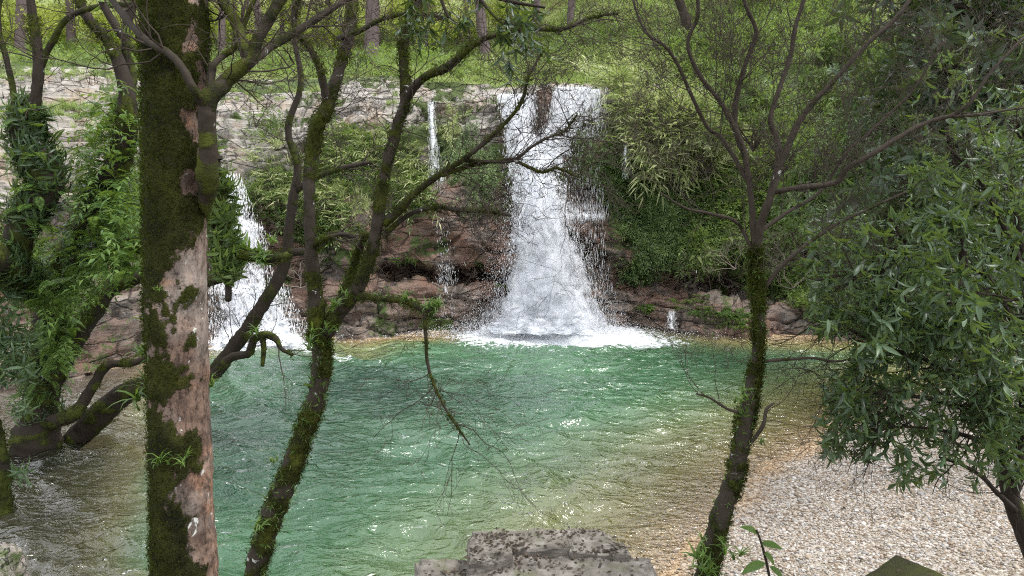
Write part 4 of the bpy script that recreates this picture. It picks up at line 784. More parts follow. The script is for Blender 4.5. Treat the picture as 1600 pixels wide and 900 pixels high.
b11 = Limb([(512, 500, 4.6, 10), (532, 470, 4.65, 10), (548, 430, 4.7, 9), (560, 395, 4.7, 8), (572, 365, 4.6, 7)], 10, .004, k=.76)
b12 = Limb([(530, 60, 4.8, 5), (560, 50, 4.7, 5), (600, 30, 4.7, 4), (640, 22, 4.6, 4), (690, 28, 4.6, 3)], 8, .008, k=.76)
b13 = Limb([(487, 385, 4.6, 6), (510, 372, 4.5, 5), (530, 366, 4.5, 4), (545, 366, 4.45, 3)], 8, .004, k=.76)
BB = [b1, b2, b3, b4, b5, b6, b7, b8, b9, b10, b11, b12, b13]
tB = tree('mossy_tree', 'slender dark mossy tree with curved trunk splitting into two tall limbs over the pool', b0.p[0], M_MOSSBARK, [('trunk', b0)] + [('branch', l) for l in BB], .56, 22, 9., .14, None, (26000, .009), 5)
twigs(tB, BB, b0.p[0], [10, 12, 12, 24, 22, 2, 12, 16, 18, 12, 0, 14, 4], .45, .0034, 3, M_TWIG, .35, 0., .45)
epiphytes(tB, b0.p[0], [(b0, 330), (b2, 60), (b6, 30)], T_STRAP, M_FERN, (.025, .07), 'epiphytes', .3)
epiphytes(tB, b0.p[0], [(b0, 90), (b1, 14), (b11, 12)], T_EPI, M_FERN, (.03, .075), 'leaf_sprouts', .4)
tufts_on(tB, b0.p[0], [(636, 466, 4.25, .11), (678, 476, 4.18, .12), (672, 486, 4.18, .1), (685, 482, 4.18, .08), (505, 520, 4.45, .14), (520, 480, 4.45, .12), (486, 540, 4.45, .14), (540, 460, 4.4, .07), (400, 830, 4.5, .13), (425, 720, 4.5, .1)], M_FERN, 1.)

# --- C the bare right tree
YC = 5.2; c0 = Limb([(1075, 1120, 34), (1090, 1000, 30), (1098, 930, 27), (1110, 870, 25), (1128, 800, 22), (1146, 750, 20), (1158, 700, 19), (1166, 650, 20), (1174, 610, 16), (1182, 570, 13), (1185, 520, 12), (1184, 470, 12), (1181, 420, 12), (1180, 385, 12)], 12, Y=YC, k=.70)
c1 = Limb([(1180, 400, 5.2, 11), (1176, 350, 5.2, 8), (1172, 310, 5.2, 7), (1168, 270, 5.2, 7), (1160, 225, 5.2, 6), (1140, 180, 5.2, 6), (1125, 155, 5.2, 5), (1095, 120, 5.2, 5), (1075, 70, 5.2, 4), (1090, 20, 5.2, 4), (1080, -50, 5.2, 3)], 8, .012, k=.70)
c2 = Limb([(1181, 395, 5.2, 10), (1188, 350, 5.15, 9), (1200, 315, 5.1, 9), (1215, 270, 5.1, 9), (1232, 228, 5.1, 8), (1250, 190, 5.1, 7), (1275, 155, 5.1, 6), (1320, 110, 5.1, 5), (1355, 70, 5.1, 5), (1395, 35, 5.1, 5), (1425, -5, 5.1, 4), (1470, -80, 5.1, 3)], 8, .012, k=.70)
c3 = Limb([(1208, 300, 5.1, 6), (1250, 292, 5.0, 6), (1305, 285, 5.0, 6), (1325, 262, 4.95, 6), (1360, 242, 4.9, 6), (1400, 218, 4.9, 5.5), (1450, 192, 4.9, 5), (1490, 180, 4.85, 4.5), (1515, 160, 4.8, 4), (1545, 110, 4.8, 3), (1600, 55, 4.8, 3)], 8, .01, k=.70)
c4 = Limb([(1218, 265, 5.1, 6), (1215, 220, 5.2, 6), (1205, 180, 5.2, 5.5), (1230, 100, 5.3, 5), (1242, 40, 5.3, 5), (1262, -20, 5.3, 4), (1270, -120, 5.3, 3)], 8, .012, k=.70)
c5 = Limb([(1165, 245, 5.2, 6), (1150, 200, 5.3, 6), (1152, 150, 5.3, 6), (1165, 100, 5.3, 5), (1180, 50, 5.3, 4.5), (1160, 0, 5.3, 4), (1140, -80, 5.3, 3)], 8, .012, k=.70)
c6 = Limb([(1190, 360, 5.2, 5), (1230, 330, 5.3, 4), (1280, 300, 5.4, 3.6), (1330, 230, 5.4, 3), (1420, 150, 5.4, 2.5), (1480, 60, 5.4, 2)], 8, .012, k=.70)
c7 = Limb([(1172, 290, 5.2, 5), (1130, 215, 5.3, 4.5), (1100, 190, 5.3, 4), (1050, 85, 5.2, 3.5), (1010, 50, 5.2, 3), (990, 0, 5.2, 2)], 8, .012, k=.70)
c8 = Limb([(1178, 400, 5.2, 5), (1150, 350, 5.2, 4), (1110, 335, 5.1, 3.5), (1070, 325, 5.1, 2.5), (1030, 300, 5.1, 1.8)], 8, .01, k=.70)
c9 = Limb([(1193, 565, 5.2, 4), (1230, 562, 5.2, 3.3), (1270, 560, 5.2, 3), (1305, 565, 5.2, 2.6), (1342, 560, 5.2, 1.8)], 8, .006, k=.70)
c10 = Limb([(1165, 645, 5.2, 4), (1140, 640, 5.15, 3.4), (1110, 622, 5.1, 3), (1088, 615, 5.1, 2)], 8, .006, k=.70)
c11 = Limb([(1188, 470, 5.2, 6), (1205, 440, 5.2, 5), (1240, 400, 5.2, 5), (1290, 360, 5.3, 4), (1350, 330, 5.3, 3), (1420, 300, 5.3, 2)], 8, .012, k=.70)
c12 = Limb([(1176, 690, 5.15, 4), (1192, 665, 5.1, 5), (1198, 640, 5.1, 4), (1210, 630, 5.1, 2)], 8, .004, k=.70)
c13 = Limb([(1490, 182, 4.85, 4), (1530, 180, 4.8, 3), (1580, 172, 4.8, 2.5), (1640, 165, 4.8, 2)], 8, .01, k=.70)
CC = [c1, c2, c3, c4, c5, c6, c7, c8, c9, c10, c11, c12, c13]
tC = tree('mossy_tree', 'bare grey tree with mossy crooked lower trunk and spreading leafless twigs on the right', c0.p[0], M_MOSSBARK, [('trunk', c0)], .58, 28, 8., .13, None, (16000, .010), 9)
for i, l in enumerate(CC):
    g = Geo(); tube(g, l.p, l.r, 10, .12, 9., .12, 60 + i); g.build('branch', M_TWIG, tC, tuple(c0.p[0]))
twigs(tC, CC, c0.p[0], [20, 24, 21, 17, 19, 15, 19, 9, 3, 4, 15, 2, 6], .62, .0036, 4, M_TWIG, .15, .03, .38, .9)
epiphytes(tC, c0.p[0], [(c0, 260)], T_STRAP, M_FERN, (.02, .06), 'epiphytes', .2)
epiphytes(tC, c0.p[0], [(c0, 110)], T_EPI, M_FERN, (.03, .08), 'leaf_sprouts', .4)
tufts_on(tC, c0.p[0], [(1085, 880, 5.1, .2), (1110, 890, 5.05, .2), (1140, 872, 5.05, .18), (1135, 850, 5.05, .12), (1165, 620, 5.0, .12), (1150, 630, 5.05, .1), (1190, 690, 5.1, .08), (1100, 860, 5., .14)], M_FERN, 1.)

# --- D the fern covered tree at the far left, and E the tree leaning over the water
d0 = Limb([(58, 730, 11.4, 34), (58, 690, 11.4, 36), (62, 655, 11.4, 28), (66, 600, 11.4, 24), (72, 550, 11.3, 24), (80, 500, 11, 24), (92, 440, 10.6, 22), (110, 400, 10.2, 22), (135, 350, 9.8, 22), (165, 300, 9.4, 20), (190, 240, 9.2, 18), (200, 170, 9, 14), (190, 110, 9, 10), (165, 60, 9, 8), (130, 15, 9, 7), (110, -60, 9, 6), (90, -250, 9, 4)], 8)
d1 = Limb([(85, 470, 10.8, 18), (40, 440, 9.6, 24), (0, 410, 8.6, 26), (-60, 380, 8, 24), (-150, 300, 7.6, 18)], 8)
d2 = Limb([(20, 425, 9, 18), (28, 380, 8.8, 20), (45, 330, 8.8, 24), (72, 285, 8.8, 24), (62, 250, 8.8, 24), (40, 220, 8.8, 20), (38, 185, 8.8, 18), (54, 160, 8.8, 9), (60, 120, 8.8, 8), (58, 70, 8.8, 7), (50, 20, 8.8, 6), (46, -60, 8.8, 6), (60, -220, 8.8, 4)], 8)
d3 = Limb([(72, 620, 11.4, 15), (95, 570, 11.4, 16), (120, 525, 11.4, 16), (150, 475, 11.4, 16), (175, 448, 11.4, 14), (215, 432, 11.4, 12), (260, 425, 11.4, 11), (320, 440, 11.4, 8), (360, 430, 11.3, 6)], 8)
d4 = Limb([(200, 180, 9, 8), (205, 120, 9.2, 8), (195, 70, 9.2, 6), (205, 10, 9.2, 6), (220, -80, 9.2, 5)], 8, .02)
d5 = Limb([(100, 420, 10.2, 14), (150, 395, 9.6, 14), (210, 385, 9.2, 13), (270, 375, 9, 10)], 8, .02)
d6 = Limb([(75, 660, 11.3, 12), (110, 650, 11.2, 11), (135, 620, 11.2, 8), (150, 595, 11.2, 8), (170, 570, 11.2, 7), (200, 568, 11.2, 6), (235, 560, 11.2, 5)], 8, .02)
d7 = Limb([(52, 140, 8.8, 5), (80, 70, 8.8, 4.5), (130, 15, 8.6, 4), (300, 2, 8, 4), (420, -20, 7.6, 3)], 8, .01); d8 = Limb([(30, 200, 8.8, 5), (10, 100, 8.8, 4), (-5, 30, 8.8, 4), (10, -60, 8.8, 3)], 8, .02)
DD = [d1, d2, d3, d4, d5, d6, d7, d8]
tD = tree('epiphyte_tree', 'twisted dark tree thickly covered with ferns and leafy epiphytes at the left edge', d0.p[0], M_DARKBARK, [('trunk', d0)] + [('branch', l) for l in DD], .5, 16, 5., .14, None, (9000, .02), 13)
epiphytes(tD, d0.p[0], [(d0, 480), (d1, 360), (d2, 480), (d5, 200)], T_EPI, M_GLOSSLEAF, (.09, .18), 'epiphytes', .6, .12, .56, .08)
epiphytes(tD, d0.p[0], [(d0, 220), (d2, 60), (d5, 90)], T_FERN, M_FERN, (.18, .36), 'ferns', .15, .15, .6, .05)
twigs(tD, [d2, d4, d7, d8, d0, d3], d0.p[0], [9, 10, 14, 10, 10, 3], .9, .008, 3, M_TWIG, .4)
# leafy spray filling the space beside it
g = Geo()
for (px, py, rx, ry, n, Y_) in [(165, 245, 45, 95, 380, 9.3), (190, 170, 22, 60, 120, 9.4), (190, 340, 45, 60, 170, 9.), (110, 400, 80, 40, 130, 9.4), (90, 460, 60, 30, 160, 9.4), (95, 530, 22, 45, 150, 10.8), (190, 410, 40, 24, 120, 9.)]:
    a = rng.uniform(0, 2 * pi, n); r_ = np.sqrt(rng.uniform(0, 1, n)); p = P(px + rx * r_ * np.cos(a), py + ry * r_ * np.sin(a), Y_ + rng.normal(0, .35, n)); scatter(g, T_FERN + T_SPRIG[:2], p, norm(rdir(n, -.6, .5) + [0, -.3, 0]), norm(UP + rdir(n) * .4), rng.uniform(.14, .34, n))
tag(g.build('fern_fronds', M_FERN, tD, tuple(d0.p[0])), kind='stuff')
YE = 11.5
e0 = Limb([(112, 690, 11.8, 20), (140, 664, 11.8, 22), (170, 635, 11.7, 22), (205, 610, 11.6, 19), (250, 600, 11.5, 17), (300, 600, 11.4, 16), (330, 585, 11.4, 15), (358, 552, 11.4, 14), (385, 516, 11.4, 13), (408, 480, 11.4, 12), (430, 445, 11.4, 11), (446, 410, 11.4, 10), (452, 360, 11.4, 9), (458, 310, 11.4, 9), (465, 260, 11.4, 7), (450, 200, 11.4, 6), (470, 130, 11.4, 5), (460, 40, 11.4, 4), (480, -80, 11.4, 3)], 8, k=.85)
e1 = Limb([(335, 585, 11.3, 10), (360, 560, 11.2, 8), (388, 552, 11.1, 8), (396, 530, 11.1, 7), (415, 522, 11, 7), (432, 530, 11, 6), (440, 545, 11, 4), (458, 556, 11, 2.5)], 8, .01, k=.85)
e2 = Limb([(446, 400, 11.4, 8), (420, 402, 11.4, 7), (400, 400, 11.4, 7), (375, 408, 11.4, 6), (350, 420, 11.4, 5)], 8, .01, k=.85)
e3 = Limb([(452, 394, 11.4, 8), (490, 390, 11.3, 6), (520, 365, 11.2, 6), (560, 370, 11.1, 4)], 8, .01, k=.85)
e4 = Limb([(458, 300, 11.4, 6), (500, 275, 11.3, 5), (540, 262, 11.2, 4.5), (580, 255, 11.2, 3.5)], 8, .015, k=.85)
e5 = Limb([(410, 522, 11, 5), (412, 545, 11, 4), (410, 572, 11, 3)], 6)
tE = tree('leaning_tree', 'dark trunk leaning right over the water then bending up behind the big mossy trunk', e0.p[0], M_DARKBARK, [('trunk', e0)] + [('branch', l) for l in (e1, e2, e3, e4, e5)], .35, 14, 5., .12, None, (2500, .02), 17)
twigs(tE, [e1, e2, e3, e4, e0], e0.p[0], [5, 5, 8, 12, 26], .9, .009, 3, M_TWIG, .4); tufts_on(tE, e0.p[0], [(400, 525, 11, .25), (430, 382, 11.3, .3), (412, 400, 11.3, .3), (500, 380, 11.2, .25), (500, 500, 11.1, .2)], M_FERN, 1.)
# hanging epiphyte branch behind the big trunk
tH = tree('epiphyte_tree', 'drooping branch smothered in fern leaves hanging in front of the smaller waterfall', lH0.p[-1], M_DARKBARK, [('branch', lH0), ('branch', lH), ('branch', lH2)], .5, 12, 7., .12, None, (1500, .012), 23, cat='hanging branch')
epiphytes(tH, lH0.p[-1], [(lH, 330)], T_EPI, M_MIDLEAF, (.05, .105), 'epiphytes', .7, .1, .85, .05); epiphytes(tH, lH0.p[-1], [(lH0, 25), (lH2, 30)], T_EPI + T_STRAP, M_FERN, (.05, .11), 'leaf_sprouts', .4, 0, .5)
# --- F mossy stub at the left edge with leaves
f0 = Limb([(4, 800, 15), (2, 770, 14), (0, 730, 13), (-6, 690, 12), (-20, 640, 12), (-60, 540, 11), (-120, 420, 10), (-140, 200, 9), (-120, -100, 7)], 8, Y=9.); tF = tree('mossy_tree', 'mossy trunk just entering the frame low at the left edge', f0.p[0], M_DARKBARK, [('trunk', f0)], .7, 14, 6., .12, None, (2500, .018), 27)
g = Geo()
for (px, py, rx, ry, n, Y_) in [(14, 560, 34, 34, 150, 8.9), (30, 640, 16, 12, 14, 8.9), (26, 740, 14, 8, 10, 8.9), (-10, 500, 40, 40, 90, 8.9)]:
    p = P(px + rng.uniform(-rx, rx, n), py + rng.uniform(-ry, ry, n), Y_ + rng.normal(0, .12, n)); scatter(g, T_EPI + T_SPRIG[:2], p, norm(rdir(n, -.8, .4)), norm(UP + rdir(n) * .3), rng.uniform(.1, .2, n))
tag(g.build('foliage', M_GLOSSLEAF, tF, tuple(f0.p[0])), kind='stuff')
# --- G the leafy right tree
g0 = Limb([(1640, 960, 5.9, 17), (1622, 890, 5.9, 15), (1600, 830, 5.9, 14), (1580, 775, 5.9, 13), (1566, 720, 5.9, 11), (1552, 670, 5.9, 10), (1540, 610, 5.9, 9), (1528, 550, 5.9, 8), (1520, 480, 5.9, 7), (1505, 400, 5.9, 6), (1500, 300, 5.9, 5), (1480, 200, 5.9, 4)], 8, .006)
g1 = Limb([(1580, 775, 5.9, 9), (1594, 730, 5.8, 8), (1592, 680, 5.8, 8), (1600, 620, 5.8, 7), (1596, 540, 5.8, 6), (1604, 440, 5.8, 5), (1590, 330, 5.8, 4)], 8, .006)
g2 = Limb([(1556, 690, 5.9, 7), (1520, 650, 5.6, 5), (1480, 630, 5.4, 4), (1430, 620, 5.3, 3.4), (1370, 612, 5.2, 2.8), (1310, 604, 5.2, 2)], 8, .01)
g3 = Limb([(1535, 590, 5.9, 6), (1490, 540, 5.7, 5), (1440, 490, 5.5, 4), (1390, 450, 5.4, 3), (1330, 430, 5.3, 2.4), (1270, 440, 5.3, 2)], 8, .01)
g4 = Limb([(1528, 550, 5.9, 6), (1480, 470, 5.9, 5), (1430, 400, 5.9, 4), (1390, 340, 5.9, 3)], 8, .01); g5 = Limb([(1540, 620, 5.9, 5), (1500, 590, 5.6, 4), (1440, 560, 5.5, 3.5), (1380, 540, 5.4, 3), (1300, 500, 5.4, 2)], 8, .01)
g6 = Limb([(1566, 720, 5.9, 5), (1530, 690, 5.5, 4), (1480, 675, 5.3, 3), (1420, 668, 5.2, 2), (1350, 672, 5.2, 1.6)], 8, .01); g7 = Limb([(1596, 560, 5.8, 5), (1570, 480, 5.4, 4), (1540, 430, 5.2, 3), (1500, 410, 5.1, 2)], 8, .01)
g8 = Limb([(1600, 600, 5.8, 5), (1620, 520, 5.2, 4), (1600, 470, 4.8, 3), (1570, 470, 4.7, 2)], 8, .01)
g9 = Limb([(1592, 800, 5.9, 5), (1560, 770, 5.6, 4), (1520, 735, 5.4, 3), (1470, 715, 5.3, 2)], 8, .01); g10 = Limb([(1604, 440, 5.8, 5), (1570, 350, 5.7, 4), (1530, 280, 5.7, 3), (1480, 230, 5.7, 2)], 8, .01); g11 = Limb([(1605, 700, 5.8, 5), (1620, 640, 5.5, 4), (1590, 600, 5.3, 3), (1560, 590, 5.2, 2)], 8, .01)
GG = [g1, g2, g3, g4, g5, g6, g7, g8, g9, g10, g11]
bG = g0.p[0]; tG = tree('leafy_tree', 'leafy evergreen tree with dark glossy leaves leaning over the pebble beach', bG, M_DARKBARK, [('trunk', g0)] + [('branch', l) for l in GG], .2, 12, 8., .1, None, (0, 0), 31)
ends = twigs(tG, [g0] + GG, bG, [24, 15, 21, 21, 15, 23, 17, 13, 12, 9, 18, 9], .56, .006, 2, M_DARKBARK, .25, -.02, .35)
ep = np.array([e[0] for e in ends]); ed = np.array([e[1] for e in ends]); x_, y_ = back(ep)
keep = ~(x_ < 1262) & ~((x_ < 1330) & (y_ > 540) & (y_ < 585)) & ~((x_ < 1285) & (y_ > 520)) & ~((x_ < 1420) & (y_ < 340)) & ~((y_ > 760)) & ~((x_ < 1400) & (y_ > 720)); ep = ep[keep]; ed = ed[keep]; print('leaf ends', len(ep))
g = Geo(); scatter(g, T_GLOSS, ep, norm(ed - UP * .8), norm(UP + rdir(len(ep)) * .5), rng.uniform(.075, .135, len(ep))); g.build('foliage', M_GLOSSLEAF, tG, tuple(bG))
# --- H dark tree at the upper right
h0 = Limb([(1712, 830, 9.6, 27), (1700, 770, 9.6, 24), (1690, 700, 9.6, 22), (1670, 500, 9.6, 20), (1640, 300, 9.6, 18), (1610, 150, 9.6, 15), (1580, 20, 9.6, 12), (1560, -100, 9.6, 9), (1540, -260, 9.6, 6)], 8)
h1 = Limb([(1625, 230, 9.6, 9), (1570, 170, 9.3, 8), (1520, 130, 9.2, 6), (1470, 90, 9.2, 4)], 8, .02); h2 = Limb([(1600, 110, 9.6, 9), (1550, 40, 9.3, 8), (1500, 10, 9.2, 6), (1440, -20, 9.2, 4)], 8, .02); h3 = Limb([(1640, 320, 9.6, 9), (1580, 290, 9.3, 8), (1530, 270, 9.2, 6), (1480, 230, 9.2, 4)], 8, .02)
h4 = Limb([(1655, 420, 9.6, 8), (1600, 380, 9.3, 6), (1540, 350, 9.2, 5), (1480, 330, 9.2, 3)], 8, .02)
tHH = tree('evergreen_tree', 'dark dense evergreen tree filling the upper right corner behind the bare branches', h0.p[0], M_DARKBARK, [('trunk', h0)] + [('branch', l) for l in (h1, h2, h3, h4)], .2, 12, 5., .1, None, (0, 0), 37)
ends = twigs(tHH, [h0, h1, h2, h3, h4], h0.p[0], [26, 22, 22, 22, 18], 1.0, .01, 2, M_DARKBARK, .3, 0.); ep = np.array([e[0] for e in ends]); ed = np.array([e[1] for e in ends])
g = Geo(); scatter(g, T_WHORL, ep, norm(ed - UP * .3), upd(len(ep)), rng.uniform(.16, .28, len(ep))); g.build('foliage', M_DARKLEAF, tHH, tuple(h0.p[0]))
# --- I leaves hanging into the top of the frame
i0 = Limb([(264, -900, 3.0, 14), (330, -700, 3.3, 11), (450, -430, 3.7, 9), (560, -260, 3.9, 8), (640, -120, 3.8, 6), (690, -50, 3.7, 5), (740, -18, 3.6, 4), (800, 0, 3.6, 3), (850, 10, 3.6, 2)], 8, .01); i1 = Limb([(690, -50, 3.7, 4), (690, -5, 3.65, 3), (700, 25, 3.6, 2)], 8, .01); i2 = Limb([(740, -18, 3.6, 3), (765, 15, 3.55, 2.4), (790, 40, 3.5, 1.6)], 8, .01); i3 = Limb([(660, -80, 3.75, 3), (655, -30, 3.7, 2.4), (650, 0, 3.7, 1.6)], 8, .01)
tI = tree('hanging_branch', 'branch with long dark drooping leaves hanging into the top centre', i0.p[0], M_DARKBARK, [('branch', i0), ('branch', i1), ('branch', i2), ('branch', i3)], .2, 10, 8., .1, None, (0, 0), 41, cat='branch')
ends = twigs(tI, [i0, i1, i2, i3], i0.p[0], [9, 4, 5, 2], .17, .003, 1, M_DARKBARK, .6, -.05); ep = np.array([e[0] for e in ends]); ed = np.array([e[1] for e in ends])
g = Geo(); scatter(g, T_GLOSS, ep, norm(ed - UP * .8), norm(rdir(len(ep))), rng.uniform(.05, .09, len(ep))); g.build('foliage', M_DARKLEAF, tI, tuple(i0.p[0]))
# the long arching twig with grey lichen across the top left
j0 = Limb([(-30, 10, 6., 3.5), (60, 8, 6, 4), (150, 4, 6, 4), (230, 0, 6, 4), (330, -4, 6, 3.5), (420, -30, 6, 3)], 8, .01)

# ------------------------------------------------------------------ stones, ledge, block, pebbles
k = NT('ledge_stone'); co = k.obj(); n1 = k.noise(k.obj((1, 1, 2.5)), 6., 6., .65); n3 = k.noise(co, 45., 5., .7)
c = k.ramp(n1, [(.3, G(.06, .054, .046)), (.5, G(.155, .14, .12)), (.72, G(.28, .26, .235))]); c = k.mixc(k.ramp(n3, [(.3, .8), (.45, 0.)]), c, G(.12, .1, .08)); c = k.mixc(k.ramp(k.noise(co, 3.2, 5.), [(.55, 0.), (.68, .7)]), c, G(.10, .105, .05))
M_LEDGE = k.out(k.prin(c, .85, .3, k.bump(k.math('ADD', n1, k.math('MULTIPLY', n3, .4)), .8, .02)))
k = NT('moss_stone'); co = k.obj(); c = k.mixc(k.ramp(k.noise(co, 9., 6., .7), [(.35, 0.), (.6, 1.)]), G(.045, .04, .03), G(.055, .06, .018)); c = k.mixc(k.ramp(k.noise(co, 60., 3.), [(.55, 0.), (.75, .7)]), c, G(.09, .09, .03))
M_MOSSSTONE = k.out(k.prin(c, .95, .15, k.bump(k.noise(co, 50., 5., .7), .8, .01)))
def block(g, corners, ztop, zbot, amp=.03, n=26, seed=0, rnd=.05, ball=0., **at):
    """a rough stone block from four top corners (x, y), top and bottom heights"""
    c = np.array(corners, float); u = np.linspace(-1, 1, n); fs = []
    for ax in range(3):
        for s in (-1, 1):
            A, B = np.meshgrid(u, u, indexing='ij'); W = np.full_like(A, s); q = [None] * 3; q[ax] = W; q[(ax + 1) % 3] = A; q[(ax + 2) % 3] = B
            Q_ = gridq(n, n); fs.append((np.stack(q, -1), Q_ if s > 0 else Q_[:, ::-1]))
    for V, Q_ in fs:
        V = V.reshape(-1, 3); s, t = (V[:, 0] + 1) / 2, (V[:, 1] + 1) / 2
        V = V * (1 - ball) + norm(V) * 1.25 * ball; s, t = (V[:, 0] + 1) / 2, (V[:, 1] + 1) / 2; m = np.sort(np.abs(V), axis=1); e = sst(.86, 1., m[:, 1]) * rnd; k3 = 1 - e * .9
        xy = (c[0] * ((1 - s) * (1 - t))[:, None] + c[1] * (s * (1 - t))[:, None] + c[2] * (s * t)[:, None] + c[3] * ((1 - s) * t)[:, None]); cc = c.mean(0); xy = cc + (xy - cc) * k3[:, None]
        zc = (ztop + zbot) / 2; z = zc + (V[:, 2] * (ztop - zbot) / 2) * k3; p = np.column_stack([xy, z]); dr = norm(p - [cc[0], cc[1], zc])
        dd = amp * fbm(p * 2.6, 5, seed) - amp * .9 * sst(.15, .0, np.abs(fbm(p * np.array([1.6, 1.6, 3.]), 3, seed + 3))) + amp * .5 * (np.abs(vnoise(p * np.array([3, 3, 9.]), seed + 7)) - .3); g.add(p + dr * dd[:, None], Q_, **at)
def top(px, py, z): return PZ(px, py, z)[:2]
bl_ = top(730, 868, .55); 
g = Geo(); q0 = P(852, 142, 23.25); q1 = P(852, 205, 23.0); block(g, [q0[:2] + [-.30, -.4], q0[:2] + [.18, -.4], q0[:2] + [.18, .5], q0[:2] + [-.30, .5]], q0[2] + .02, q1[2], .06, 30, 71, .3, .35); g.v = [np.where(True, v, v) for v in g.v]
VV = np.concatenate(g.v); tt = np.clip((VV[:, 2] - q1[2]) / (q0[2] - q1[2]), 0, 1); VV[:, 0] = q0[0] + (VV[:, 0] - q0[0]) * (.35 + .65 * tt); g.v = [VV]; g.at = {'wet': [np.full(len(VV), .8)], 'green': [np.full(len(VV), .3)]}
tag(g.build('boulder', M_ROCK, None, tuple(q0)), 'dark wet boulder splitting the main waterfall into two notches at the lip', 'rock')
t = thing('stone_ledge', 'pale flat stone ledge strewn with dead leaves at the bottom centre', 'rock', (*bl_, 0.)); L0 = tuple(t.location)
def slab(name, pts, z, zb, amp, seed, rnd=.04):
    g = Geo(); block(g, [top(x, y, z) for x, y in pts], z, zb, amp * 1.4, 64, seed, rnd); return g.build(name, M_LEDGE, t, L0)
slab('slab', [(632, 985), (1045, 985), (1020, 868), (748, 868)], .66, -.6, .03, 3); slab('slab', [(640, 960), (800, 960), (795, 866), (650, 874)], .58, -.6, .04, 5)
slab('slab', [(760, 900), (985, 900), (955, 842), (770, 836)], .60, -.5, .03, 7); slab('slab', [(738, 860), (980, 856), (965, 832), (736, 828)], .70, -.5, .03, 9); slab('stone', [(888, 862), (985, 868), (975, 848), (892, 844)], .74, .3, .02, 11)
slab('stone', [(732, 880), (800, 872), (790, 832), (734, 830)], .76, -.3, .035, 13)
hits = [o for o in t.children]
def drop_on(objs, x, y, z0=3.):
    best = None
    for o in objs:
        oc = o.matrix_world.inverted(); from mathutils import Vector
        ok, loc_, nn, _ = o.ray_cast(oc @ Vector((x, y, z0)), Vector((0, 0, -1)))
        if ok: zz_ = (o.matrix_world @ loc_).z; best = zz_ if best is None or zz_ > best else best
    return best
bpy.context.view_layer.update(); g = Geo(); ps = []
for k_ in range(900):
    cx_, cy_, sx_, sy_ = random.choice([(800, 850, 45, 10), (790, 862, 40, 8), (850, 868, 50, 6), (960, 868, 30, 5), (740, 885, 40, 8), (860, 885, 90, 12), (900, 840, 50, 5)]); q = top(random.gauss(cx_, sx_), random.gauss(cy_, sy_), .68); z_ = drop_on(hits, q[0], q[1])
    if z_ and z_ > .4: ps.append((q[0], q[1], z_ + .006))
ps = np.array(ps); T_LIT = [leafN(1, .42, .16, -.25, 3), leafN(1, .5, .1, .2, 3)]; scatter(g, T_LIT, ps, rdir(len(ps), -.15, .15), upd(len(ps), .3), rng.uniform(.02, .055, len(ps)))
tag(g.build('fallen_leaves', M_DRYLEAF, None, (*bl_, .7)), 'small dark dead leaves scattered over the pale stone ledge', 'fallen leaves', None, 'stuff')
# moss-dark block, lower right
a = PZ(1400, 864, 1.25)[:2]; b_ = PZ(1545, 925, 1.25)[:2]; d_ = PZ(1310, 925, 1.25)[:2]; c_ = b_ + d_ - a
g = Geo(); block(g, [a, b_, c_, d_], 1.25, -.2, .008, 30, 21, .015); loc = (*a, 0.); o = g.build('stone_block', M_MOSSSTONE, None, loc); tag(o, 'square stone block with a dark green mossy top at the bottom right', 'stone block')
g = Geo(); n = 26; q = a + (b_ - a) * rng.uniform(.05, .9, n)[:, None] + (d_ - a) * rng.uniform(.05, .9, n)[:, None]; scatter(g, T_LIT, np.column_stack([q, np.full(n, 1.262)]), rdir(n, -.1, .1), upd(n, .3), rng.uniform(.02, .045, n))
tag(g.build('fallen_leaves', M_DRYLEAF, None, (*a, 1.26)), 'few curled leaves lying on the mossy stone block', 'fallen leaves', None, 'stuff')
# boulder, lower left
g = Geo(); q = PZ(2, 868, .55)[:2]; s_ = .28; block(g, [q + [-s_, -s_], q + [s_ * .55, -s_], q + [s_ * .5, s_ * .8], q + [-s_, s_]], .6, -.3, .05, 40, 33, .2, .7, wet=.25, green=.62); tag(g.build('boulder', M_ROCK, None, (*q, 0.)), 'pale mossy boulder at the bottom left corner', 'rock')
# pebbles
ico_v = []; ph = (1 + 5 ** .5) / 2
for s1 in (-1, 1):
    for s2 in (-1, 1): ico_v += [(0, s1, s2 * ph), (s1, s2 * ph, 0), (s2 * ph, 0, s1)]
ico_v = norm(np.array(ico_v, float)); ico_t = []
for i in range(12):
    for j in range(i + 1, 12):
        for l in range(j + 1, 12):
            if all(np.linalg.norm(ico_v[a_] - ico_v[b__]) < 1.1 for a_, b__ in ((i, j), (j, l), (i, l))):
                nn = np.cross(ico_v[j] - ico_v[i], ico_v[l] - ico_v[i]); ico_t.append((i, j, l) if nn @ ico_v[i] > 0 else (i, l, j))
ico_t = np.array(ico_t)
T_PEB = [(ico_v * rng.uniform(.75, 1.2, (12, 1)) * np.array([1, random.uniform(.6, .85), random.uniform(.32, .55)]), E4, ico_t) for _ in range(6)]
k = NT('pebble'); rr_ = k.rand(); co = k.obj(); c = k.ramp(rr_, [(0., G(.17, .13, .10)), (.16, G(.36, .29, .22)), (.32, G(.46, .41, .35)), (.5, G(.52, .50, .47)), (.68, G(.31, .32, .33)), (.84, G(.58, .57, .55)), (.95, G(.72, .72, .72))], 'CONSTANT')
c = k.mixc(k.math('MULTIPLY', k.noise(co, 60., 3.), .5), c, G(.32, .25, .18)); c = k.mixc(1., c, G(.84, .825, .81), 'MULTIPLY'); c = k.mixc(k.attr('wet'), c, k.mixc(1., c, G(.92, .76, .56), 'MULTIPLY'))
M_PEB = k.out(k.prin(c, .75, .3))
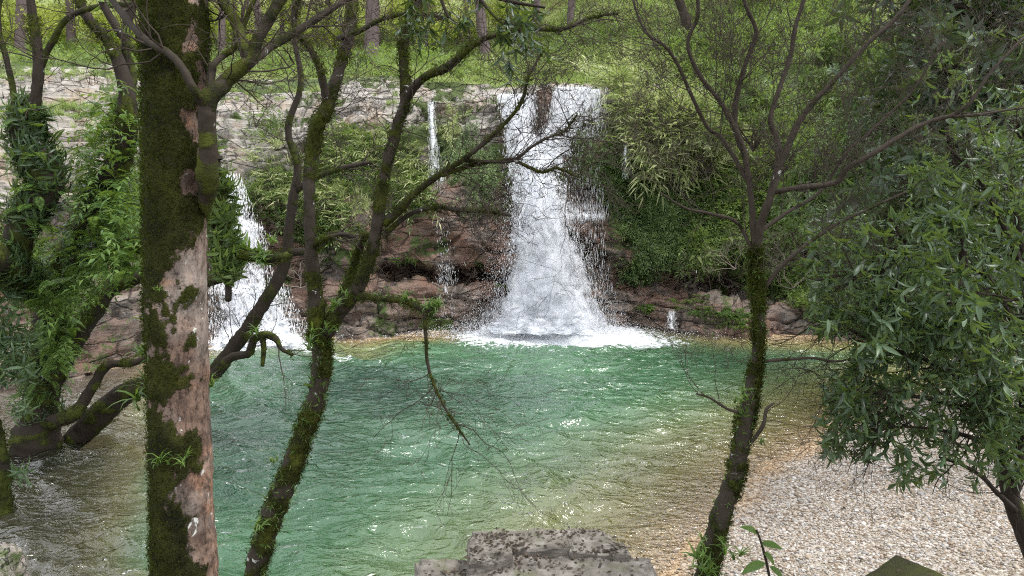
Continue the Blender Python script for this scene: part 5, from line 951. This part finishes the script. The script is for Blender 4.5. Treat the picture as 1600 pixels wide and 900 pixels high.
N_ = 230000; x = rng.uniform(.2, 12, N_); y = rng.uniform(5.2, 17, N_); fx, fy = back(np.stack([x, y, x * 0], -1)); m = (fx < 1680) & (fy < 930); x, y = x[m], y[m]
Zp, De, Di, In = bed(x, y); sdis = np.where(In, -Di, Di); pr = np.where(sdis > -1.3, 1., .0) * np.clip(1.5 - (y - 6) / 9, .22, 1); m = (rng.uniform(0, 1, len(x)) < pr) & ((y < 15.5)); x, y, Zp, sdis, In = x[m], y[m], Zp[m], sdis[m], In[m]; print('pebbles', len(x))
sz = rng.uniform(.4, 1., len(x)) ** 1.6 * .023 * (1 + .9 * (rng.uniform(0, 1, len(x)) > .96)) * (1 + (y - 6) * .035)
wt_ = sst(.42, -.12, sdis + .3 * fbm(np.stack([x, y, x * 0], -1) * 1.5, 2, 3))
g = Geo(); ch = rng.integers(0, 6, len(x)); R = frames(rdir(len(x), -.2, .2), upd(len(x), .22)); p = np.stack([x, y, Zp + sz * .12], -1)
for i in range(6): m = ch == i; V_, q_, t_ = inst(T_PEB[i], p[m], R[m], sz[m]); g.add(V_, q_, t_, wet=np.repeat(wt_[m], 12))
tag(g.build('pebbles', M_PEB, None, (5, 9, .2)), 'pale rounded pebbles covering the gravel beach on the right', 'pebbles', None, 'stuff')
n = 420; x = rng.uniform(1.5, 8, n); y = rng.uniform(5.6, 14, n); De, Di, In = shore(x, y); m = ~In & (Di > .1); x, y = x[m], y[m]; zz_ = bed(x, y)[0]
g = Geo(); scatter(g, T_LIT, np.stack([x, y, zz_ + .025], -1), rdir(len(x), -.1, .1), upd(len(x), .3), rng.uniform(.03, .07, len(x))); tag(g.build('fallen_leaves', M_DRYLEAF, None, (4, 8, .2)), 'scattered dead leaves lying over the pebble beach', 'fallen leaves', None, 'stuff')
# a young plant with big bright leaves
b = PZ(1205, 935, .75); t = thing('young_plant', 'young plant with a few large bright green leaves beside the right tree base', 'plant', b); st_ = Limb([(1208, 940, 2), (1200, 890, 1.8), (1190, 850, 1.5), (1182, 828, 1.2)], 6, Y=float(b[1])); g = Geo(); tube(g, st_.p, st_.r * 1.3, 6); g.build('stem', M_TWIG, t, tuple(b))
big = leafN(1, .42, .08, .35, 6)
for px, py, dx, dz_, s_ in [(1184, 835, -.5, .5, .17), (1188, 850, 1, .1, .17), (1196, 880, -1, -.1, .2), (1202, 885, .4, -.2, .14), (1206, 905, -.8, -.2, .18), (1192, 862, .7, -.5, .14)]:
    g = Geo(); g.add(*inst(big, P(px, py, float(b[1]))[None], frames(np.array([[dx, -.25, dz_]]), np.array([[0, -.5, 1.]])), s_)); g.build('leaf', M_FERN, t, tuple(b))
g = Geo(); V_ = []; n = 60; p = np.stack([rng.uniform(.9, 3.4, n), rng.uniform(4.3, 5.3, n), np.zeros(n)], -1); p[:, 2] = bed(p[:, 0], p[:, 1])[0]; scatter(g, T_STRAP + T_TUFT, p, rdir(n, 0, .1), upd(n, .2), rng.uniform(.1, .2, n)); tag(g.build('bank_grass', M_FERN, None, (2, 5, .5)), 'grass and seedlings on the near bank under the right tree', 'grass', None, 'stuff')

# ------------------------------------------------------------------ light
w = bpy.data.worlds.new("World"); S.world = w; w.use_nodes = True; nt = w.node_tree; bg = nt.nodes['Background']
sk = nt.nodes.new('ShaderNodeTexSky'); sk.sky_type = 'NISHITA'; sk.sun_disc = False; EL, AZ = radians(60), radians(105)
sk.sun_elevation = EL; sk.sun_rotation = AZ; sk.dust_density = 3.; sk.air_density = 1.; sk.altitude = 300
hs = nt.nodes.new('ShaderNodeHueSaturation'); hs.inputs['Saturation'].default_value = .38
nt.links.new(sk.outputs[0], hs.inputs['Color']); tc = nt.nodes.new('ShaderNodeTexCoord'); cn = nt.nodes.new('ShaderNodeTexNoise'); cn.inputs['Scale'].default_value = 2.2; cn.inputs['Detail'].default_value = 5.; nt.links.new(tc.outputs['Generated'], cn.inputs['Vector'])
cr = nt.nodes.new('ShaderNodeValToRGB'); nt.links.new(cn.outputs[0], cr.inputs[0]); cr.color_ramp.elements[0].position = .3; cr.color_ramp.elements[0].color = (3., 3.1, 3.4, 1); cr.color_ramp.elements[1].position = .7; cr.color_ramp.elements[1].color = (6.6, 6.7, 6.9, 1)
cm = nt.nodes.new('ShaderNodeMix'); cm.data_type = 'RGBA'; cm.inputs[0].default_value = .8; nt.links.new(hs.outputs[0], cm.inputs[6]); nt.links.new(cr.outputs[0], cm.inputs[7])   # a broken layer of bright cloud
nt.links.new(cm.outputs[2], bg.inputs[0]); bg.inputs[1].default_value = .15
L = bpy.data.lights.new('sun', 'SUN'); L.energy = 1.1; L.angle = radians(20); L.color = (1, .96, .9); lo = bpy.data.objects.new('sun', L); COL.objects.link(lo)
# sun_rotation turns clockwise seen from above, from +Y
sd = np.array([sin(AZ) * cos(EL), cos(AZ) * cos(EL), sin(EL)])
from mathutils import Vector
lo.rotation_euler = Vector(sd).to_track_quat('Z', 'Y').to_euler(); lo.location = (0, 0, 30)
S.view_settings.view_transform = 'Standard'; S.view_settings.look = 'None'; S.view_settings.gamma = 1; S.view_settings.use_curve_mapping = False
S.view_settings.exposure = 1.62
S.cycles.max_bounces = 7; S.cycles.transparent_max_bounces = 24; S.cycles.diffuse_bounces = 3; S.cycles.glossy_bounces = 3
S.cycles.use_denoising = False; S.cycles.filter_width = 1.1
